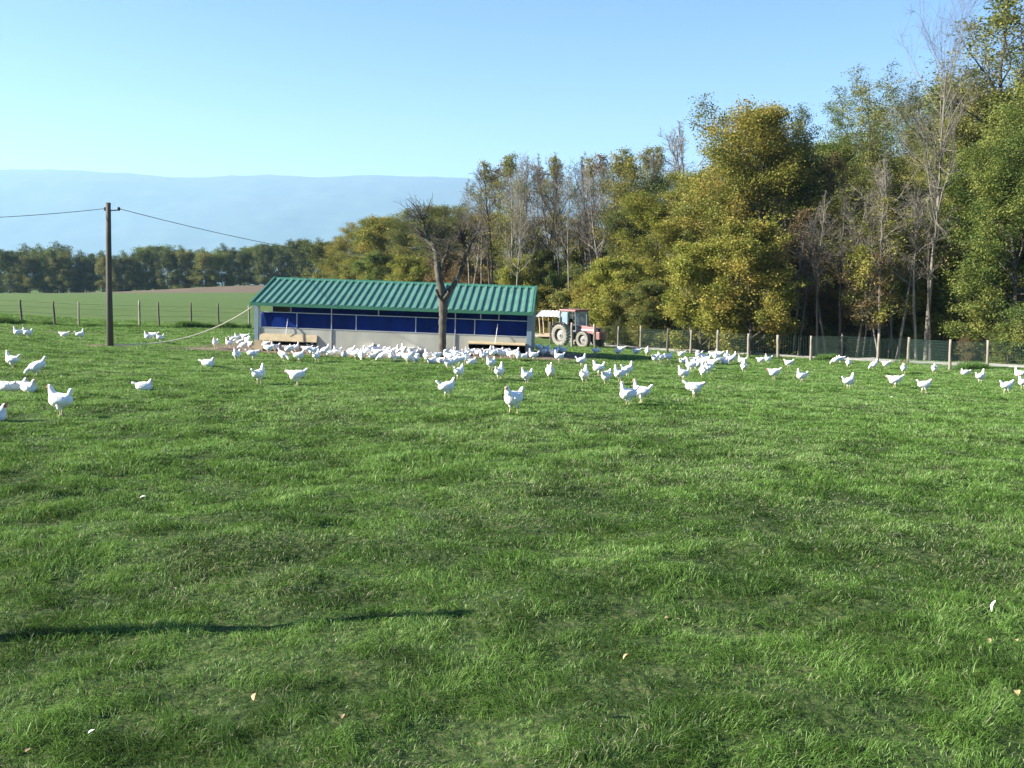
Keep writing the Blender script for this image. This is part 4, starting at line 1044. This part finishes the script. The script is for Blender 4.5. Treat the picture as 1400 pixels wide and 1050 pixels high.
def hen(px, py, pose, hdg, label=None, sc=1.0):
    p = hit(px, py); rr = random.Random(int(px * 31 + py * 17))
    body, comb, beak, eye = HM[PC[pose]]
    root = empty('hen', p, R(hdg)); s = sc * rr.uniform(.96, 1.08); root.scale = (s * .93, s, s)
    root.rotation_euler.z += R(rr.uniform(-8, 8))
    for nm, me in (('body', body), ('comb', comb)) + ((('beak', beak), ('eye', eye)) if p.y < 24 else ()):
        o = bpy.data.objects.new(nm, me); COL.objects.link(o); o.parent = root
        red = (label and 'red' in label.split()) or (label and 'reddish' in label) or rr.random() < .12
        sl_ = {'body': 2, 'comb': 0}.get(nm)
        if sl_ is not None and not red: o.material_slots[sl_].link = 'OBJECT'; o.material_slots[sl_].material = M['paleskin']
    root['category'] = 'hen'
    if label: root['label'] = label
    HENS.append((root, px, p.y, pose)); return HENS[-1]
SOLO = [
 (25, 462, 's', 200, 'distant white hen upright at far left, left one of the far-left pair'),
 (38, 463, 't', 195, 'distant white hen with tail stuck up, right one of the far-left pair'),
 (88, 464.5, 'l', 180, 'distant white hen facing left, between the far-left pair and the pole'),
 (110, 464.5, 's', 20, 'distant white hen stretching upright, nearest one left of the pole'),
 (17, 504, 's', 165, 'white hen standing with head up near the left edge, back shaded'),
 (51, 514, 'p', 215, 'round white hen with head down, right of the upright hen at left edge'),
 (6, 536, 'z', 170, 'white hen sitting at the left edge, leftmost of the resting trio'),
 (25, 536, 'z', 25, 'white hen sitting in the middle of the resting trio at left'),
 (40, 537, 'z', 340, 'white hen sitting with bluish shaded side, right of the resting trio'),
 (83, 569, 't', 172, 'large white hen with raised tail facing left, nearest hen on the left', 1.14),
 (198, 535, 'z', 10, 'white hen lying alone in the grass below the utility pole'),
 (-6, 576, 'z', 0, 'white hen cut off by the left edge, below the resting trio'),
 (203, 467.5, 's', 200, 'distant white hen just right of the pole, left of three'),
 (211, 465, 'l', 180, 'distant white hen with level back, behind the others right of the pole'),
 (219, 468.5, 't', 200, 'distant buff-tinted hen with high tail beside the hose'),
 (295, 476, 's', 265, 'white hen standing alone on the worn grass left of the hut'),
 (285, 501.5, 'z', 5, 'cream hen lying in the grass left of the flock'),
 (354.5, 525, 's', 60, 'small round white hen seen from behind in front of the hut, left of two'),
 (406, 527, 'l', 200, 'plump white hen head down in front of the hut, right of two'),
 (611, 544, 'w', 25, 'white hen with red head facing right, left of the nearest hen'),
 (702, 566, 'w', 235, 'largest white hen, nearest the camera, walking with neck upright', 1.2),
 (628, 519, 'w', 60, 'white hen striding with head low, just below the tree foot'),
 (683, 519.5, 's', 60, 'white hen seen from behind with tail to the right, before the right flap'),
 (671, 506, 't', 230, 'white hen with raised tail, just left of the right flap group'),
 (720, 525, 't', 215, 'fluffy white hen with head and tail both raised below hut corner'),
 (752, 519, 's', 290, 'small white hen upright in open grass right of the hut corner'),
 (729, 494, 's', 180, 'white hen facing left standing at the right corner of the hut'),
 (764, 496, 's', 180, 'white hen facing left just past the hut corner at the shadow edge'),
 (795, 501.5, 's', 15, 'white hen facing right in front of the hut shadow with its tail up'),
 (799, 524.5, 's', 75, 'narrow white hen seen from behind right of the hut shadow hen'),
 (818, 514, 't', 185, 'white hen with hollow back facing left, right of the narrow hen'),
 (829, 526, 'l', 240, 'white hen with lowered head below the hollow-backed hen'),
 (847, 522.5, 's', 195, 'white hen with dark head facing left, partly in front of another'),
 (858, 516, 's', 20, 'shaded white hen just behind the dark-headed hen'),
 (858, 555, 's', 195, 'big white hen facing left, left one of the overlapping near pair'),
 (876, 551, 's', 165, 'big white hen behind, right one of the overlapping near pair'),
 (948.5, 544, 'l', 5, 'white hen with tail up left and head low right, alone in the grass'),
 (934, 520.5, 't', 195, 'white hen with dark head facing left at the front of the right flock'),
 (1017, 509.5, 's', 75, 'plump bluish white hen seen from behind, between flock and fence group'),
 (1058, 519, 'l', 190, 'white hen facing left with low head, in open grass below the fence'),
 (1095.5, 523.5, 's', 185, 'white hen with long raised neck facing left, right of the low-headed hen'),
 (1160, 532, 's', 15, 'white hen facing right in open grass, alone right of centre'),
 (1223, 530.5, 'l', 178, 'white hen with stretched flat back facing left near the right side'),
 (1263, 537.5, 'r', 10, 'white hen leaning forward facing right, nearest hen on the right side'),
 (1340, 524, 's', 25, 'white hen facing right standing before the last fence post'),
 (1319, 512.5, 'z', 180, 'white hen lying flat beside the fence at right'),
 (1376, 538.5, 'r', 12, 'white hen with reddish head facing right at the right edge'),
 (1393, 519.5, 's', 150, 'white hen farthest right, behind the two at the edge'),
 (1398, 532, 's', 200, 'white hen cut by the right edge, facing the reddish-headed hen'),
 (1277, 511, 'l', 250, 'white hen pecking near the fence below the thick post'),
 (1235, 511, 's', 240, 'white hen upright near the fence foot with dark head'),
 (1211, 504.5, 'l', 190, 'white hen in half shade close to the fence, right of a pair'),
 (1194, 505.5, 'p', 210, 'white hen pecking close to the fence, left of a pair'),
 (1160, 503, 's', 240, 'small white hen with raised neck close to the fence centre right'),
 (1149.5, 497.5, 'l', 20, 'white hen against the fence post, right of two touching hens'),
 (1142, 498.5, 'p', 190, 'white hen against the fence, left of two touching hens'),
 (1078, 503.5, 'r', 185, 'white hen leaning left beside the fence, alone'),
 (1050, 497.5, 's', 190, 'white hen at the fence, right one of a close pair'),
 (1040, 499, 'l', 185, 'white hen at the fence, left one of a close pair'),
 (815, 486, 'l', 175, 'shaded white hen at the back edge of the hut shadow, left'),
 (845, 486.5, 'w', 190, 'white hen in sun behind the hut shadow with tail to the right'),
 (850, 482.5, 'l', 170, 'small white hen just behind the sunlit one beyond the shadow'),
 (870, 487, 'l', 185, 'small white hen beyond the hut shadow, left of two'),
 (885, 487, 's', 270, 'tiny white hen facing the camera beyond the hut shadow'),
 (324, 494, 's', 255, 'white hen facing the camera with tan neck left of the hut corner'),
 (346, 493, 'l', 10, 'white hen leaning right in front of the hut corner block'),
 (387, 493.5, 'p', 330, 'round white hen pecking before the left flap'),
 (409, 495.5, 'w', 15, 'white hen facing right with spread tail before the left flap'),
 (433, 495, 's', 60, 'white hen facing away just right of the left flap'),
]
for px, py, ps, hd, lb, *sc_ in SOLO:
    hen(px, py, ps, hd, lb, *sc_)[0]['group'] = 'white hens scattered over the meadow'
def flock(L, text, group):
    vr = random.Random(len(L) * 7)
    L = [(a, b, (p if p in 'zt' or vr.random() > .45 else vr.choice('sswlnpt')), h + vr.uniform(-45, 45)) for a, b, p, h in L]
    its = [hen(*a) for a in L]; its.sort(key=lambda t_: t_[1])
    for i, it in enumerate(its):
        it[0]['label'] = text % nth(i + 1); it[0]['group'] = group
flock([(314, 476, 's', 200), (320, 471, 'l', 30), (325, 468, 's', 190), (329, 475, 'l', 60), (333, 479, 'p', 200), (338, 472, 'l', 20), (342, 478, 's', 160), (335, 466, 'l', 180)],
      '%s hen from the left in the bunch beside the hut left corner', 'bunch of hens at the hut left corner')
flock([(364, 477, 's', 190), (376, 482, 's', 250), (367, 484, 'l', 30), (395, 485, 'l', 190), (404, 483, 's', 20), (420, 485, 'l', 170), (425, 482, 's', 30), (428, 488, 'p', 190), (419, 471.5, 'l', 200), (430, 470.5, 'l', 10)],
      '%s hen from the left crowding under the left hut flap', 'hens under the left flap')
flock([(444, 487, 'l', 180), (452, 487, 'z', 0), (461, 487.5, 's', 200), (471, 488, 'z', 260), (480, 488, 'l', 190), (488, 487.5, 'z', 10), (494, 493, 'p', 250), (502, 489, 'l', 190), (510, 490.5, 'z', 30),
       (517, 490, 'l', 200), (523, 494, 'p', 240), (528, 487, 's', 190), (535, 495, 's', 60), (540, 487, 'l', 30), (547, 494.5, 'l', 190), (552, 486, 's', 170), (557, 497, 'p', 10), (561, 486, 'l', 20),
       (570, 498, 's', 250), (576, 487, 't', 190), (583, 495, 's', 60), (591, 497.5, 'z', 0), (593, 486, 'l', 180), (597, 494, 'l', 30), (486, 492, 'p', 20), (516, 486, 's', 340), (545, 489, 'l', 140), (533, 489, 'l', 200),
       (564, 492, 'l', 170), (506, 485, 's', 20)],
      '%s hen from the left in the flock along the wall left of the trunk', 'flock between left flap and tree trunk')
flock([(604, 497, 'z', 340), (611, 492, 'l', 200), (616, 496, 'l', 30), (619, 489, 'l', 20), (625, 491, 's', 190), (631, 495, 'l', 60), (637, 498.5, 's', 250), (620, 503, 'p', 200), (614, 505, 'l', 190), (628, 501, 'w', 150),
       (641, 490, 's', 200), (648, 488, 'l', 20), (645, 499, 'z', 0), (652, 490, 'l', 160), (661, 494, 's', 250), (667, 489, 's', 20), (674, 490, 'l', 190), (680, 488, 'l', 200), (686, 491, 'w', 170), (692, 489, 'l', 20),
       (698, 492, 's', 200), (704, 490, 's', 60), (709, 494, 's', 250), (716, 491, 'z', 0), (690, 486, 'l', 190)],
      '%s hen from the left in the flock between trunk and hut corner', 'flock between tree trunk and right corner')
flock([(736, 481, 's', 170), (742, 488, 'l', 190), (750, 487, 's', 60), (747, 483, 'l', 20), (757, 489, 'l', 200), (769, 486, 's', 160), (762, 484, 'l', 30)],
      '%s shaded hen from the left in the shadow at the hut end', 'hens in the hut shadow')
flock([(896, 497, 'l', 200), (903, 496, 's', 180), (914, 495, 'l', 20), (931, 490.5, 'l', 180), (934, 497, 'z', 0)],
      '%s hen from the left at the far end of the hut shadow', 'hens at the end of the hut shadow')
flock([(944, 509, 's', 190), (949, 500, 'l', 180), (955, 492, 's', 200), (961, 517, 't', 60), (960, 503, 'l', 20), (969, 512, 's', 200), (966, 499, 's', 30), (973, 504, 's', 180), (979, 495, 'l', 190), (985, 499, 'l', 20),
       (991, 498.5, 'z', 10), (997, 498, 's', 170), (1002, 496, 'l', 20), (983, 491, 's', 190), (975, 491, 'l', 180), (952, 507, 'l', 150), (961, 496, 'l', 200), (993, 493, 's', 20), (1014, 500, 's', 190)],
      '%s hen from the left in the dense flock right of the shadow', 'dense flock right of the hut shadow')

# ------------------------------------------------------------------ litter in the grass
def leaf_bm(s, curl, wd_=.30):
    bm = bmesh.new(); n = 7; L = []; Rr = []; Cc = []
    for k in range(n):
        t_ = k / (n - 1); wv = s * wd_ * math.sin(PI * min(1, t_ * .92 + .04)) ** .8; z = curl * s * math.sin(PI * t_)
        L.append(bm.verts.new((t_ * s - s / 2, -wv, z + wv * .35))); Cc.append(bm.verts.new((t_ * s - s / 2, 0, z))); Rr.append(bm.verts.new((t_ * s - s / 2, wv, z + wv * .35)))
    for k in range(n - 1):
        bm.faces.new((L[k], L[k + 1], Cc[k + 1], Cc[k])); bm.faces.new((Cc[k], Cc[k + 1], Rr[k + 1], Rr[k]))
    return bm
for i, (px, py, s, lab) in enumerate([(237, 818, .075, 'curled brown leaf in the grass just above the long thin shadow'), (350, 969, .06, 'brown fallen leaf in the lower left grass'), (468, 995, .045, 'pale tan fallen leaf near the bottom left of centre'),
        (39, 1046, .045, 'pale tan leaf at the bottom left corner'), (857, 912, .06, 'tan fallen leaf low in the grass right of centre'), (876, 900, .05, 'yellowish fallen leaf just right of another tan leaf'),
        (912, 857, .05, 'pale leaf in the grass, left of a close pair'), (926, 860, .05, 'pale leaf in the grass, right of a close pair'), (1133, 822, .045, 'small orange-brown leaf in the grass right of centre'),
        (1351, 888, .045, 'reddish fallen leaf below the upright white feather'), (1390, 888, .045, 'orange fallen leaf by the right edge'), (1348, 797, .05, 'cream fallen leaf above the upright feather'),
        (1390, 962, .06, 'pinkish tan leaf at the right edge near the bottom'), (1202, 784, .035, 'small cream leaf in the middle of the right meadow'), (203, 686, .05, None), (812, 985, .08, 'long straw-coloured leaf lying flat in the foreground')]):
    if lab is None: continue
    p = hit(px, py); o = bmo('fallen_leaf', leaf_bm(s * .72, .18), M['straw'], smooth=True, label=lab, cat='leaf', group='fallen leaves in the meadow')
    o.location = p + Vector((0, 0, .045)); o.rotation_euler = (rr.uniform(.1, .6), rr.uniform(-.4, .4), rr.uniform(0, 6))
for px, py, s, up_, lab in ((1357, 852, .085, 1.35, 'white feather stuck upright in the grass at right'), (196, 688, .07, .2, 'small white feather lying in the left meadow'), (812, 985, .09, .1, None),
                       (126, 1022, .035, .4, 'white feather tuft in the bottom left grass'), (594, 518, .05, .1, None), (1110, 537, .06, .2, 'white feather between the long-necked hen and the right hen'), (1219, 546, .09, .1, 'flat white feather on the grass right of the lone hen')):
    if lab is None: continue
    p = hit(px, py); o = bmo('feather', leaf_bm(s * .75, .14, .15), M['featherw'], smooth=True, label=lab, cat='feather', group='white feathers in the grass')
    o.location = p + Vector((0, 0, .05 + (s / 2 if up_ > 1 else 0))); o.rotation_euler = (.3, -up_, rr.uniform(-.5, .5))
# a post standing just left of the view: its long shadow lies across the foreground grass
q = hit(0, 831); q2 = hit(680, 845); Lsh = q2.x - q.x
post_x = q.x - .35; hp = (Lsh + .35) * math.tan(SUN_EL) * .93
pp = Vector((post_x, q2.y - math.tan(SUN_AZ) * (q2.x - post_x) + .05, 0)); pp.z = float(G(pp.x, pp.y))
o = bmo('fence_post', post_mesh(hp, .065, 77, (.02, .03)), M['postw'], smooth=True, label='wooden post casting the long thin shadow across the foreground', cat='post'); o.location = pp
print('objects', len(bpy.data.objects), 'hut', HL, HR, HLEN, 'pole', POLE, ph, 'tractor', TP)
